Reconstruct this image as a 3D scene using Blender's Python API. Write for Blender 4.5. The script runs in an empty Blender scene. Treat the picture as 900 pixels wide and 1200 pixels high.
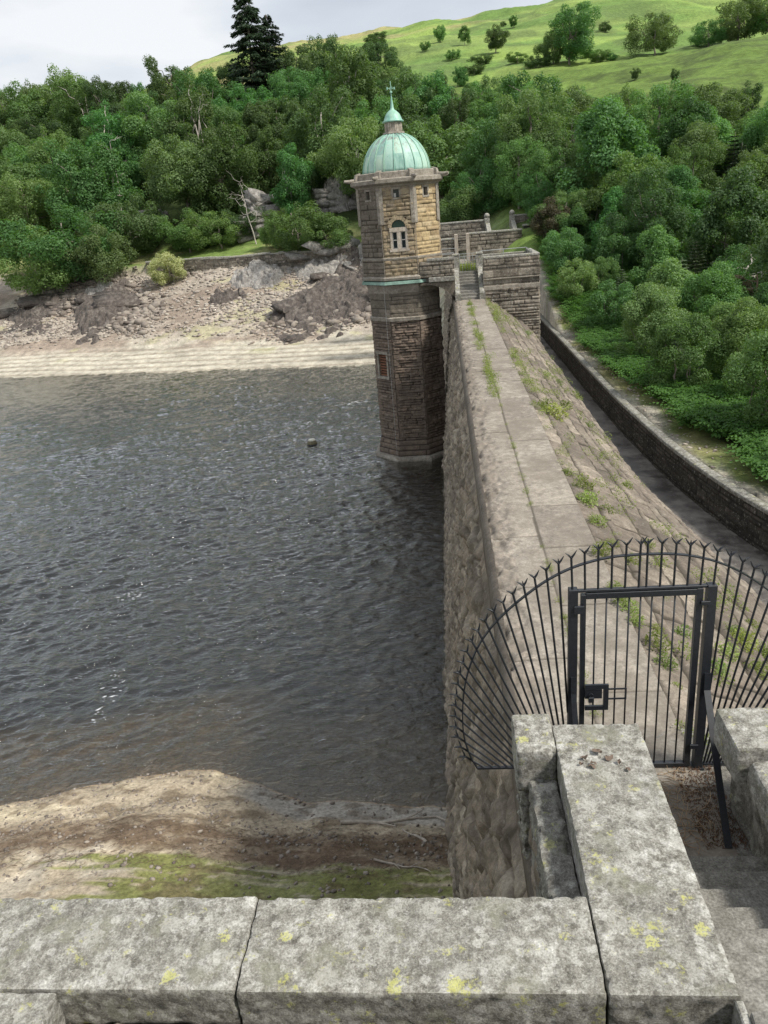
import bpy, math, random
import numpy as np
from mathutils import Vector, Matrix
R = math.radians
random.seed(7)
sc = bpy.context.scene
col = sc.collection
sc.render.engine = 'CYCLES'

# ---------------------------------------------------------------- camera
def unit(v): return v/np.linalg.norm(v)
F = 900.0                                   # focal length for a 900 px wide frame
_Y = np.array([65., -365., F]); _D = np.array([200., (F*F+65*200.)/365., F])
_X = unit(np.cross(_D, _Y)); _Y = unit(_Y); _D = unit(_D)
cam = bpy.data.cameras.new('camera'); co = bpy.data.objects.new('camera', cam); col.objects.link(co)
right = Vector((_X[0], _Y[0], -_D[0])); down = Vector((_X[1], _Y[1], -_D[1])); fwd = Vector((_X[2], _Y[2], -_D[2]))
up = -down; bk = -fwd
co.matrix_world = Matrix(((right.x, up.x, bk.x, 0), (right.y, up.y, bk.y, 0), (right.z, up.z, bk.z, 0), (0, 0, 0, 1)))
cam.sensor_fit = 'HORIZONTAL'; cam.sensor_width = 36; cam.lens = 36*F/900
cam.clip_start = 0.05; cam.clip_end = 5000
sc.camera = co
sc.view_settings.view_transform = 'Standard'; sc.view_settings.look = 'None'; sc.view_settings.gamma = 1
sc.view_settings.exposure = 0.62

# ---------------------------------------------------------------- world and sun
SUN_EL, SUN_AZ = R(50), R(112)               # azimuth measured from +Y towards +X
w = bpy.data.worlds.new('World'); sc.world = w; w.use_nodes = True
wn, wl = w.node_tree.nodes, w.node_tree.links
wn.clear()
out = wn.new('ShaderNodeOutputWorld'); bg = wn.new('ShaderNodeBackground'); bg.inputs[1].default_value = 0.1
sky = wn.new('ShaderNodeTexSky'); sky.sky_type = 'NISHITA'; sky.sun_disc = False
sky.sun_elevation = SUN_EL; sky.sun_rotation = SUN_AZ; sky.dust_density = 2.0
tc = wn.new('ShaderNodeTexCoord')
sep = wn.new('ShaderNodeSeparateXYZ'); wl.new(tc.outputs['Generated'], sep.inputs[0])
ad = wn.new('ShaderNodeMath'); ad.operation = 'ADD'; ad.inputs[1].default_value = 0.16; wl.new(sep.outputs[2], ad.inputs[0])
dv = wn.new('ShaderNodeVectorMath'); dv.operation = 'DIVIDE'; wl.new(tc.outputs['Generated'], dv.inputs[0])
cb = wn.new('ShaderNodeCombineXYZ')
for i in range(3): wl.new(ad.outputs[0], cb.inputs[i])
wl.new(cb.outputs[0], dv.inputs[1])
cn = wn.new('ShaderNodeTexNoise'); cn.inputs['Scale'].default_value = 1.05; cn.inputs['Detail'].default_value = 7; cn.inputs['Roughness'].default_value = 0.5
wl.new(dv.outputs[0], cn.inputs['Vector'])
cr = wn.new('ShaderNodeValToRGB'); wl.new(cn.outputs[0], cr.inputs[0])
e = cr.color_ramp.elements
e[0].position = 0.30; e[0].color = (4.0, 4.3, 4.8, 1); e[1].position = 0.66; e[1].color = (6.3, 6.4, 6.5, 1)
m = e.new(0.47); m.color = (4.7, 5.0, 5.45, 1)
cv = wn.new('ShaderNodeMath'); cv.operation = 'MULTIPLY'; cv.inputs[1].default_value = 1.0
mx = wn.new('ShaderNodeMix'); mx.data_type = 'RGBA'; mx.inputs[0].default_value = 0.9
wl.new(sky.outputs[0], mx.inputs[6]); wl.new(cr.outputs[0], mx.inputs[7]); wl.new(mx.outputs[2], bg.inputs[0]); wl.new(bg.outputs[0], out.inputs[0])
sl = bpy.data.lights.new('sun', 'SUN'); so = bpy.data.objects.new('sun', sl); col.objects.link(so)
sl.energy = 3.0; sl.angle = R(8); sl.color = (1.0, 0.95, 0.87)
sd = Vector((math.sin(SUN_AZ)*math.cos(SUN_EL), math.cos(SUN_AZ)*math.cos(SUN_EL), math.sin(SUN_EL)))
so.rotation_euler = sd.to_track_quat('Z', 'Y').to_euler()

# ---------------------------------------------------------------- numpy noise
def _hash(i, j, k, s):
    n = (i*374761393 + j*668265263 + k*2147483647 + s*974634777) & 0xffffffff
    n = ((n ^ (n >> 13)) * 1274126177) & 0xffffffff
    n = (n ^ (n >> 16)) & 0xffffffff
    return (n & 0xffffff)/float(0xffffff)
def vnoise(x, y, z=0.0, s=0):
    x, y, z = np.broadcast_arrays(np.asarray(x, float), np.asarray(y, float), np.asarray(z, float))
    i, j, k = np.floor(x).astype(np.int64), np.floor(y).astype(np.int64), np.floor(z).astype(np.int64)
    fx, fy, fz = x-i, y-j, z-k
    fx, fy, fz = [f*f*(3-2*f) for f in (fx, fy, fz)]
    r = 0
    for a in (0, 1):
        for b in (0, 1):
            for c in (0, 1):
                r = r + _hash(i+a, j+b, k+c, s)*(fx if a else 1-fx)*(fy if b else 1-fy)*(fz if c else 1-fz)
    return r*2-1
def fbm(x, y, z=0.0, s=0, o=4, g=0.5):
    r, a, f = 0, 1.0, 1.0
    for q in range(o):
        r = r + a*vnoise(np.asarray(x)*f, np.asarray(y)*f, np.asarray(z)*f, s+q*17); a *= g; f *= 2.03
    return r
def ss(a, b, x):
    t = np.clip((x-a)/(b-a), 0, 1); return t*t*(3-2*t)
def frac_hash(a, b, s=0):
    return _hash(np.asarray(a).astype(np.int64), np.asarray(b).astype(np.int64), np.zeros_like(np.asarray(a)).astype(np.int64), s)

# ---------------------------------------------------------------- object helpers
def tag(o, label=None, cat=None, group=None, kind=None):
    if label: o['label'] = label
    if cat: o['category'] = cat
    if group: o['group'] = group
    if kind: o['kind'] = kind
    return o
def empty(name, loc=(0, 0, 0), label=None, cat=None, group=None, rz=0):
    o = bpy.data.objects.new(name, None); col.objects.link(o); o.location = loc; o.rotation_euler.z = rz
    o.empty_display_size = 0.2
    return tag(o, label, cat, group)
def mk(name, V, Fc, mat, parent=None, smooth=False, cols=None, loc=None):
    """V (n,3); Fc list of faces or (m,k) array.  Vertices are in world space unless loc is given; parents sit unrotated."""
    me = bpy.data.meshes.new(name)
    V = np.asarray(V, float)
    q_ = parent
    while q_ is not None and loc is None: V = V-np.array(q_.location); q_ = q_.parent
    if isinstance(Fc, np.ndarray):
        me.vertices.add(len(V)); me.vertices.foreach_set('co', V.astype(np.float32).ravel())
        n, k = Fc.shape
        me.loops.add(n*k); me.loops.foreach_set('vertex_index', Fc.astype(np.int32).ravel())
        me.polygons.add(n); me.polygons.foreach_set('loop_start', np.arange(0, n*k, k, dtype=np.int32))
        me.update(calc_edges=True)
    else:
        me.from_pydata([tuple(v) for v in V], [], [tuple(f) for f in Fc]); me.update()
    if cols is not None:
        a = me.color_attributes.new('Col', 'FLOAT_COLOR', 'POINT')
        c = np.ones((len(V), 4), np.float32); c[:, :cols.shape[1]] = cols
        a.data.foreach_set('color', c.ravel())
    if smooth: me.shade_smooth()
    if mat: me.materials.append(mat)
    o = bpy.data.objects.new(name, me); col.objects.link(o)
    if parent is not None: o.parent = parent
    if loc is not None: o.location = loc
    return o
class MB:
    def __init__(s): s.v = []; s.f = []
    def add(s, V, Fc):
        b = len(s.v); s.v += [tuple(v) for v in V]; s.f += [tuple(i+b for i in f) for f in Fc]; return s
    def box(s, x0, x1, y0, y1, z0, z1, bev=0.0):
        x0, x1 = min(x0, x1), max(x0, x1); y0, y1 = min(y0, y1), max(y0, y1); z0, z1 = min(z0, z1), max(z0, z1)
        if bev <= 0:
            V = [(x, y, z) for z in (z0, z1) for (x, y) in ((x0, y0), (x1, y0), (x1, y1), (x0, y1))]
            return s.add(V, [(3, 2, 1, 0), (4, 5, 6, 7), (0, 1, 5, 4), (1, 2, 6, 5), (2, 3, 7, 6), (3, 0, 4, 7)])
        b = min(bev, (x1-x0)*.45, (y1-y0)*.45, (z1-z0)*.45)
        def ring(i, z): return [(x0+i, y0+i, z), (x1-i, y0+i, z), (x1-i, y1-i, z), (x0+i, y1-i, z)]
        V = ring(b, z0)+ring(0, z0+b)+ring(0, z1-b)+ring(b, z1)
        Fc = [(3, 2, 1, 0), (12, 13, 14, 15)]
        for k in range(3):
            for i in range(4):
                j = (i+1) % 4; Fc.append((4*k+i, 4*k+j, 4*k+4+j, 4*k+4+i))
        return s.add(V, Fc)
    def bar(s, a, b, wd, tk=None, side=None):
        a, b = Vector(a), Vector(b); d = (b-a).normalized()
        u = Vector(side) if side else (Vector((0, 1, 0)) if abs(d.y) < .9 else Vector((1, 0, 0)))
        u = (u-d*u.dot(d)).normalized(); v = d.cross(u); tk = tk or wd
        V = []
        for p in (a, b):
            for (i, j) in ((-1, -1), (1, -1), (1, 1), (-1, 1)): V.append(p+u*i*tk/2+v*j*wd/2)
        return s.add(V, [(3, 2, 1, 0), (4, 5, 6, 7), (0, 1, 5, 4), (1, 2, 6, 5), (2, 3, 7, 6), (3, 0, 4, 7)])
    def tube(s, pts, rad, n=8, cap=True):
        pts = [Vector(p) for p in pts]; rad = rad if isinstance(rad, (list, tuple)) else [rad]*len(pts)
        V = []; Fc = []; u = None
        for i, p in enumerate(pts):
            d = (pts[min(i+1, len(pts)-1)]-pts[max(i-1, 0)]).normalized()
            if u is None: u = d.orthogonal().normalized()
            u = (u-d*u.dot(d)).normalized(); v = d.cross(u)
            for k in range(n):
                a = 2*math.pi*k/n; V.append(p+(u*math.cos(a)+v*math.sin(a))*rad[i])
        for i in range(len(pts)-1):
            for k in range(n):
                q = (k+1) % n; Fc.append((i*n+k, i*n+q, (i+1)*n+q, (i+1)*n+k))
        if cap: Fc.append(tuple(range(n-1, -1, -1))); Fc.append(tuple((len(pts)-1)*n+k for k in range(n)))
        return s.add(V, Fc)
    def lathe(s, cx, cy, prof, n=32, a0=0.0):
        V = []; Fc = []
        for (r, z) in prof:
            for k in range(n):
                a = a0+2*math.pi*k/n; V.append((cx+r*math.cos(a), cy+r*math.sin(a), z))
        for i in range(len(prof)-1):
            for k in range(n):
                q = (k+1) % n; Fc.append((i*n+k, i*n+q, (i+1)*n+q, (i+1)*n+k))
        Fc.append(tuple(range(n-1, -1, -1))); Fc.append(tuple((len(prof)-1)*n+k for k in range(n)))
        return s.add(V, Fc)
    def obj(s, name, mat, parent=None, smooth=False, **k):
        return mk(name, s.v, s.f, mat, parent, smooth, **k)

# ---------------------------------------------------------------- materials
def newmat(name):
    m = bpy.data.materials.new(name); m.use_nodes = True; n, l = m.node_tree.nodes, m.node_tree.links
    n.clear(); o = n.new('ShaderNodeOutputMaterial'); b = n.new('ShaderNodeBsdfPrincipled'); l.new(b.outputs[0], o.inputs[0])
    return m, n, l, b
def nz(n, l, scale, vec=None, detail=4, rough=.55, stretch=None, dist=0):
    t = n.new('ShaderNodeTexNoise'); t.inputs['Scale'].default_value = scale; t.inputs['Detail'].default_value = detail
    t.inputs['Roughness'].default_value = rough; t.inputs['Distortion'].default_value = dist
    if vec is None:
        g = n.new('ShaderNodeNewGeometry'); vec = g.outputs['Position']
    if stretch:
        mp = n.new('ShaderNodeMapping'); mp.inputs['Scale'].default_value = stretch; l.new(vec, mp.inputs[0]); vec = mp.outputs[0]
    l.new(vec, t.inputs['Vector']); return t.outputs[0]
def ramp(n, l, src, stops):
    r = n.new('ShaderNodeValToRGB'); l.new(src, r.inputs[0]); e = r.color_ramp.elements
    def c4(c): return (*c, 1) if hasattr(c, '__len__') else (c, c, c, 1)
    e[0].position, e[0].color = stops[0][0], c4(stops[0][1]); e[1].position, e[1].color = stops[-1][0], c4(stops[-1][1])
    for p, c in stops[1:-1]:
        q = e.new(p); q.color = c4(c)
    return r.outputs[0]
def mix(n, l, f, a, b, mode='MIX'):
    x = n.new('ShaderNodeMix'); x.data_type = 'RGBA'; x.blend_type = mode
    for i, v in ((0, f), (6, a), (7, b)):
        if isinstance(v, (int, float)): x.inputs[i].default_value = v if i == 0 else (v, v, v, 1)
        elif isinstance(v, tuple): x.inputs[i].default_value = (*v, 1)
        else: l.new(v, x.inputs[i])
    return x.outputs[2]
def bump(n, l, b, h, strength=.5, dist=.02):
    bp = n.new('ShaderNodeBump'); bp.inputs['Strength'].default_value = strength; bp.inputs['Distance'].default_value = dist
    l.new(h, bp.inputs['Height']); l.new(bp.outputs[0], b.inputs['Normal']); return bp
def attr(n, name='Col'):
    a = n.new('ShaderNodeAttribute'); a.attribute_name = name; return a
def math_(n, l, op, a, b=None):
    x = n.new('ShaderNodeMath'); x.operation = op
    for i, v in ((0, a), (1, b)):
        if v is None: continue
        if isinstance(v, (int, float)): x.inputs[i].default_value = v
        else: l.new(v, x.inputs[i])
    return x.outputs[0]

def lichen_stone(name, base, dark, light, yellow=.0, scale=1.0, spots=True, bumpd=.012, white=.5):
    """weathered slab stone: mottled grain, crusty pale lichen discs, a little yellow lichen."""
    m, n, l, b = newmat(name)
    g = n.new('ShaderNodeNewGeometry'); P = g.outputs['Position']
    big = nz(n, l, 1.6*scale, P, 6, .65); mid = nz(n, l, 9*scale, P, 8, .75); fine = nz(n, l, 70*scale, P, 5, .7)
    c = ramp(n, l, mid, [(.32, dark), (.5, base), (.66, light)])
    c = mix(n, l, ramp(n, l, big, [(.40, 0.0), (.62, .55)]), c, tuple(x*.62 for x in base))
    c = mix(n, l, .75, c, ramp(n, l, fine, [(.33, .22), (.5, .5), (.68, .82)]), 'OVERLAY')
    if spots:
        w1 = nz(n, l, 21*scale, P, 9, .80, None, .6); w2 = nz(n, l, 52*scale, P, 8, .78, None, .6); w3 = nz(n, l, 3.2*scale, P, 5, .6)
        c = mix(n, l, math_(n, l, 'MULTIPLY', ramp(n, l, w1, [(.54, 0.0), (.57, 1.0)]), white*.65), c, light)
        c = mix(n, l, math_(n, l, 'MULTIPLY', ramp(n, l, w2, [(.57, 0.0), (.59, 1.0)]), .6*white), c, tuple(min(1, x*1.15) for x in light))
        c = mix(n, l, math_(n, l, 'MULTIPLY', ramp(n, l, w2, [(.36, 1.0), (.40, 0.0)]), .5), c, dark)
        c = mix(n, l, math_(n, l, 'MULTIPLY', ramp(n, l, w3, [(.55, 0.0), (.63, 1.0)]), .4), c, tuple(x*.9 for x in (base[0]*.95, base[1], base[2]*.78)))
        for (sc_, th, colr, seed, kp) in ((4.5, .36, (.43, .42, .38), 0., .52), (9, .32, light, 3.3, .66), (17, .32, dark, 8.1, .6)):
            vo = n.new('ShaderNodeTexVoronoi'); vo.inputs['Scale'].default_value = sc_*scale; vo.inputs['Randomness'].default_value = 1
            mp = n.new('ShaderNodeMapping'); mp.inputs['Location'].default_value = (seed, seed*.7, seed*.3); l.new(P, mp.inputs[0])
            wob = nz(n, l, sc_*scale*2.6, mp.outputs[0], 5, .75); l.new(mp.outputs[0], vo.inputs['Vector'])
            dd = math_(n, l, 'ADD', vo.outputs['Distance'], math_(n, l, 'MULTIPLY', math_(n, l, 'SUBTRACT', wob, .5), .95))
            sepc = n.new('ShaderNodeSeparateColor'); l.new(vo.outputs['Color'], sepc.inputs[0])
            keep = math_(n, l, 'GREATER_THAN', sepc.outputs[0], kp)
            msk = math_(n, l, 'MULTIPLY', ramp(n, l, dd, [(th-.05, 1.0), (th, 0.0)]), keep)
            gr = ramp(n, l, fine, [(.35, .35), (.6, 1.0)])
            c = mix(n, l, math_(n, l, 'MULTIPLY', math_(n, l, 'MULTIPLY', msk, gr), white+.15), c, colr)
    if yellow > 0:
        yn = nz(n, l, 5.5*scale, P, 5, .7); y2 = nz(n, l, 38*scale, P, 4, .7)
        msk = math_(n, l, 'MULTIPLY', ramp(n, l, yn, [(.58, 0.0), (.66, 1.0)]), ramp(n, l, y2, [(.46, 0.0), (.56, 1.0)]))
        c = mix(n, l, math_(n, l, 'MULTIPLY', msk, yellow), c, (.50, .50, .13))
        vo = n.new('ShaderNodeTexVoronoi'); vo.inputs['Scale'].default_value = 3.1*scale; l.new(P, vo.inputs['Vector'])
        sepc = n.new('ShaderNodeSeparateColor'); l.new(vo.outputs['Color'], sepc.inputs[0])
        dd = math_(n, l, 'ADD', vo.outputs['Distance'], math_(n, l, 'MULTIPLY', math_(n, l, 'SUBTRACT', y2, .5), .6))
        msk = math_(n, l, 'MULTIPLY', ramp(n, l, dd, [(.12, 1.0), (.14, 0.0)]), math_(n, l, 'GREATER_THAN', sepc.outputs[1], .6))
        msk = math_(n, l, 'MULTIPLY', msk, ramp(n, l, fine, [(.40, .15), (.47, 1.0)]))
        c = mix(n, l, math_(n, l, 'MULTIPLY', msk, yellow), c, (.50, .50, .16))
    l.new(c, b.inputs['Base Color']); b.inputs['Roughness'].default_value = .92; b.inputs['Specular IOR Level'].default_value = .25
    h = mix(n, l, .45, mid, fine)
    bump(n, l, b, h, .8, bumpd)
    return m

def masonry_mat(name, tints, joint, speck=.3, stain=None, scale=1.0, bumpd=.02):
    """block stone; vertex colour R = block random, G = joint mask, B = patina"""
    m, n, l, b = newmat(name)
    a = attr(n); s = n.new('ShaderNodeSeparateColor'); l.new(a.outputs['Color'], s.inputs[0])
    g = n.new('ShaderNodeNewGeometry'); P = g.outputs['Position']
    k = len(tints); c = ramp(n, l, s.outputs[0], [(i/(k-1), t) for i, t in enumerate(tints)])
    big = nz(n, l, .8*scale, P, 6, .65); mid = nz(n, l, 6*scale, P, 7, .7); fine = nz(n, l, 34*scale, P, 5, .7)
    c = mix(n, l, .65, c, ramp(n, l, mid, [(.3, .2), (.5, .5), (.7, .82)]), 'OVERLAY')
    c = mix(n, l, .5, c, ramp(n, l, fine, [(.3, .25), (.7, .78)]), 'OVERLAY')
    if stain:
        c = mix(n, l, ramp(n, l, big, [(.45, 0.0), (.62, .75)]), c, stain)
        st = nz(n, l, 2.2*scale, P, 6, .7, (1, 1, .12))
        c = mix(n, l, ramp(n, l, st, [(.52, 0.0), (.66, .5)]), c, stain)
    if speck > 0:
        sp = nz(n, l, 11*scale, P, 6, .75)
        c = mix(n, l, math_(n, l, 'MULTIPLY', ramp(n, l, sp, [(.57, 0.0), (.63, 1.0)]), speck), c, (.50, .50, .45))
    c = mix(n, l, s.outputs[1], joint, c)
    l.new(c, b.inputs['Base Color']); b.inputs['Roughness'].default_value = .93; b.inputs['Specular IOR Level'].default_value = .2
    bump(n, l, b, mix(n, l, .4, mid, fine), .8, bumpd)
    return m

def plain(name, c, rough=.6, metal=0, var=.0, vs=8, bumpd=0):
    m, n, l, b = newmat(name); b.inputs['Roughness'].default_value = rough; b.inputs['Metallic'].default_value = metal
    t = nz(n, l, vs, None, 5, .65)
    cc = ramp(n, l, t, [(.3, tuple(x*(1-var) for x in c)), (.7, tuple(min(1, x*(1+var)) for x in c))])
    l.new(cc, b.inputs['Base Color'])
    if bumpd: bump(n, l, b, t, .6, bumpd)
    return m

def leafmat(name, cols, trans=.35, hue=.06):
    m, n, l, b = newmat(name)
    oi = n.new('ShaderNodeObjectInfo')
    tcd = n.new('ShaderNodeTexCoord')
    t = nz(n, l, .8, tcd.outputs['Object'], 3, .6)
    f = math_(n, l, 'ADD', math_(n, l, 'MULTIPLY', t, .8), math_(n, l, 'MULTIPLY', oi.outputs['Random'], .55))
    k = len(cols); c = ramp(n, l, f, [(.25+.85*i/(k-1)*.8, q) for i, q in enumerate(cols)])
    hs = n.new('ShaderNodeHueSaturation'); l.new(c, hs.inputs['Color'])
    l.new(math_(n, l, 'ADD', .5-hue*.5, math_(n, l, 'MULTIPLY', math_(n, l, 'FRACT', math_(n, l, 'MULTIPLY', oi.outputs['Random'], 7.13)), hue)), hs.inputs['Hue'])
    l.new(math_(n, l, 'ADD', .90, math_(n, l, 'MULTIPLY', math_(n, l, 'FRACT', math_(n, l, 'MULTIPLY', oi.outputs['Random'], 13.7)), .55)), hs.inputs['Value'])
    l.new(hs.outputs[0], b.inputs['Base Color']); b.inputs['Roughness'].default_value = .55; b.inputs['Specular IOR Level'].default_value = .3
    tr = n.new('ShaderNodeBsdfTranslucent'); l.new(mix(n, l, 1., hs.outputs[0], (1.5, 1.6, .5), 'MULTIPLY'), tr.inputs[0])
    ms = n.new('ShaderNodeMixShader'); ms.inputs[0].default_value = trans
    o = [q for q in n if q.type == 'OUTPUT_MATERIAL'][0]
    l.new(b.outputs[0], ms.inputs[1]); l.new(tr.outputs[0], ms.inputs[2]); l.new(ms.outputs[0], o.inputs[0])
    return m

M = {}
M['coping'] = lichen_stone('lichened_coping_stone', (.255, .245, .215), (.075, .069, .056), (.53, .525, .485), .68, 1.0)
M['coping_side'] = lichen_stone('weathered_wall_stone', (.20, .19, .165), (.07, .065, .055), (.42, .42, .38), .35, 1.0)
M['step'] = lichen_stone('worn_step_stone', (.215, .205, .182), (.135, .128, .11), (.32, .31, .28), 0, .8, False, .005)
M['dam_face'] = masonry_mat('rough_dam_face', [(.17, .14, .105), (.31, .26, .20), (.24, .20, .15), (.40, .345, .27), (.13, .11, .085)], (.09, .075, .055), .22, (.11, .095, .075), 1.0, .04)
M['crest'] = masonry_mat('crest_slab_stone', [(.12, .103, .084), (.27, .238, .20), (.23, .203, .17), (.30, .267, .223), (.26, .232, .195), (.33, .297, .25)], (.075, .065, .05), .14, (.185, .16, .13), 1.0, .012)
M['slope'] = masonry_mat('slope_block_stone', [(.22, .185, .15), (.165, .138, .112), (.29, .25, .20), (.13, .11, .09)], (.05, .042, .032), .18, (.115, .098, .08), 1.2, .02)
M['retain'] = masonry_mat('dark_retaining_stone', [(.05, .046, .04), (.08, .074, .064), (.04, .037, .033), (.11, .10, .088)], (.025, .023, .02), .45, (.035, .033, .03), 1.0, .03)
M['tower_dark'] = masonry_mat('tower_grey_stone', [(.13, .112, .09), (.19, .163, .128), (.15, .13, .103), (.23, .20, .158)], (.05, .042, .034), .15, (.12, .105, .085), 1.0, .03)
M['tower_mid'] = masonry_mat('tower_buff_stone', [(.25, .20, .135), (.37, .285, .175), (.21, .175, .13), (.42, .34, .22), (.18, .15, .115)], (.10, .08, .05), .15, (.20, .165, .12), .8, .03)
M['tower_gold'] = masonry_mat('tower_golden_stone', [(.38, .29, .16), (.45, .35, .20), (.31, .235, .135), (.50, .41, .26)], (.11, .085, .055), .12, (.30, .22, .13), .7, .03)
M['shaft'] = masonry_mat('tower_shaft_stone', [(.15, .115, .09), (.20, .155, .12), (.12, .095, .078), (.24, .19, .15)], (.045, .036, .03), .05, (.13, .105, .085), 1.0, .03)
M['terrace'] = masonry_mat('terrace_lichened_stone', [(.26, .225, .18), (.17, .145, .115), (.34, .30, .245), (.12, .105, .085)], (.04, .035, .028), .75, (.075, .067, .055), 1.0, .03)
M['trim'] = lichen_stone('tower_trim_stone', (.29, .26, .215), (.15, .13, .105), (.42, .39, .34), 0, .6, False, .01)
M['trim_pale'] = lichen_stone('pale_window_stone', (.46, .40, .33), (.34, .29, .23), (.56, .51, .44), 0, .6, False, .005)
M['iron'] = plain('black_painted_iron', (.018, .021, .026), .42, .0, .3, 30)
M['galv'] = plain('galvanised_rail', (.40, .42, .42), .5, .5, .2, 20)
M['glass'] = plain('dark_window_glass', (.03, .045, .05), .12)
M['white'] = plain('white_window_paint', (.75, .75, .72), .5)
M['rust'] = plain('rusty_louvre', (.19, .085, .045), .8, 0, .4, 9, .01)
M['bark'] = plain('grey_bark', (.20, .175, .145), .9, 0, .45, 3, .03)
M['palebark'] = plain('bleached_dead_wood', (.46, .42, .37), .85, 0, .35, 4, .02)
M['pinebark'] = plain('brown_pine_bark', (.17, .115, .085), .9, 0, .4, 4, .03)
M['twig'] = plain('dry_twig', (.33, .24, .15), .85, 0, .4, 10)
M['driftwood'] = plain('driftwood', (.40, .35, .29), .9, 0, .35, 7, .01)
M['leaf'] = leafmat('broad_leaf', [(.052, .112, .034), (.086, .170, .053), (.120, .212, .076)])
M['leaf_pale'] = leafmat('pale_leaf', [(.078, .138, .046), (.112, .186, .068), (.150, .232, .092)], hue=.03)
M['leaf_dark'] = leafmat('dark_leaf', [(.042, .080, .028), (.068, .116, .042), (.094, .146, .058)], hue=.04)
M['needle'] = leafmat('conifer_needle', [(.012, .028, .013), (.020, .042, .019), (.032, .056, .028)], .12, .02)
M['pine'] = leafmat('pine_needle', [(.040, .066, .034), (.062, .092, .048), (.085, .115, .062)], .15, .04)
M['bracken'] = leafmat('bracken_frond', [(.036, .100, .022), (.058, .140, .032), (.080, .175, .042)], .4, .04)
M['weed'] = leafmat('yellow_green_weed', [(.12, .165, .045), (.17, .22, .065), (.23, .27, .095)], .4, .05)
M['flower'] = leafmat('creamy_blossom', [(.20, .24, .09), (.34, .36, .18), (.48, .48, .28)], .3, .02)
M['brownleaf'] = leafmat('dying_foliage', [(.075, .075, .042), (.105, .098, .055), (.14, .12, .07)], .3, .03)
M['rock'] = plain('dark_slate_rock', (.125, .098, .085), .9, 0, .55, .9, .12)
M['rock_pale'] = plain('pale_slate_rock', (.26, .24, .22), .9, 0, .5, 1.1, .12)

# copper dome: streaked verdigris
def copper():
    m, n, l, b = newmat('verdigris_copper')
    g = n.new('ShaderNodeNewGeometry'); P = g.outputs['Position']
    a = nz(n, l, 3.0, P, 5, .65, (1, 1, .22)); f = nz(n, l, 14, P, 5, .7, (1, 1, .4)); q = nz(n, l, .75, P, 3, .5)
    c = ramp(n, l, a, [(.3, (.10, .26, .21)), (.45, (.22, .44, .36)), (.58, (.30, .50, .40)), (.72, (.42, .57, .42))])
    c = mix(n, l, ramp(n, l, q, [(.42, 0.0), (.6, .6)]), c, (.34, .52, .36))
    c = mix(n, l, ramp(n, l, f, [(.56, 0.0), (.70, .65)]), c, (.10, .10, .085))
    l.new(c, b.inputs['Base Color']); b.inputs['Roughness'].default_value = .55; b.inputs['Metallic'].default_value = .1
    bump(n, l, b, f, .3, .01); return m
M['copper'] = copper()

def dome_mat():
    m, n, l, b = newmat('verdigris_dome')
    g = n.new('ShaderNodeNewGeometry'); P = g.outputs['Position']; s = n.new('ShaderNodeSeparateXYZ'); l.new(P, s.inputs[0])
    an = math_(n, l, 'ARCTAN2', math_(n, l, 'SUBTRACT', s.outputs[1], 48.35), math_(n, l, 'SUBTRACT', s.outputs[0], -2.38))
    k = math_(n, l, 'MULTIPLY', an, 20/6.28318); fl = math_(n, l, 'FLOOR', k); fr = math_(n, l, 'FRACT', k)
    cbn = n.new('ShaderNodeCombineXYZ'); l.new(fl, cbn.inputs[0]); l.new(math_(n, l, 'FLOOR', math_(n, l, 'MULTIPLY', s.outputs[2], 1.15)), cbn.inputs[2])
    wn_ = n.new('ShaderNodeTexWhiteNoise'); l.new(cbn.outputs[0], wn_.inputs[0])
    a = nz(n, l, 3.2, P, 6, .7, (1, 1, .18)); f = nz(n, l, 11, P, 5, .7, (1, 1, .35))
    c = ramp(n, l, math_(n, l, 'ADD', math_(n, l, 'MULTIPLY', a, .75), math_(n, l, 'MULTIPLY', wn_.outputs[0], .22)), [(.30, (.15, .30, .25)), (.42, (.29, .48, .41)), (.54, (.38, .56, .47)), (.68, (.50, .62, .46))])
    up_ = ramp(n, l, math_(n, l, 'MULTIPLY', math_(n, l, 'SUBTRACT', s.outputs[2], 2.2), .6), [(.1, 0.0), (.9, 1.0)])
    c = mix(n, l, math_(n, l, 'MULTIPLY', ramp(n, l, a, [(.47, 0.0), (.57, .9)]), up_), c, (.10, .09, .10))
    c = mix(n, l, ramp(n, l, f, [(.60, 0.0), (.70, .5)]), c, (.11, .13, .10))
    seam = ramp(n, l, math_(n, l, 'ABSOLUTE', math_(n, l, 'SUBTRACT', fr, .5)), [(.40, 0.0), (.44, .55)])
    c = mix(n, l, seam, c, (.12, .20, .16))
    l.new(c, b.inputs['Base Color']); b.inputs['Roughness'].default_value = .5; bump(n, l, b, f, .3, .01); return m
M['dome'] = dome_mat()

def ground_mat():
    m, n, l, b = newmat('ground')
    a = attr(n); g = n.new('ShaderNodeNewGeometry'); P = g.outputs['Position']
    f1 = nz(n, l, 9, P, 7, .75); f2 = nz(n, l, 1.1, P, 6, .65); f3 = nz(n, l, .12, P, 5, .6)
    c = mix(n, l, .75, a.outputs['Color'], ramp(n, l, f1, [(.3, .15), (.5, .5), (.7, .85)]), 'OVERLAY')
    c = mix(n, l, .6, c, ramp(n, l, f2, [(.3, .22), (.7, .8)]), 'OVERLAY')
    c = mix(n, l, .4, c, ramp(n, l, f3, [(.3, .25), (.7, .78)]), 'OVERLAY')
    l.new(c, b.inputs['Base Color']); b.inputs['Roughness'].default_value = .95; b.inputs['Specular IOR Level'].default_value = .15
    bump(n, l, b, mix(n, l, .5, f1, f2), .8, .06); return m
M['ground'] = ground_mat()

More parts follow.
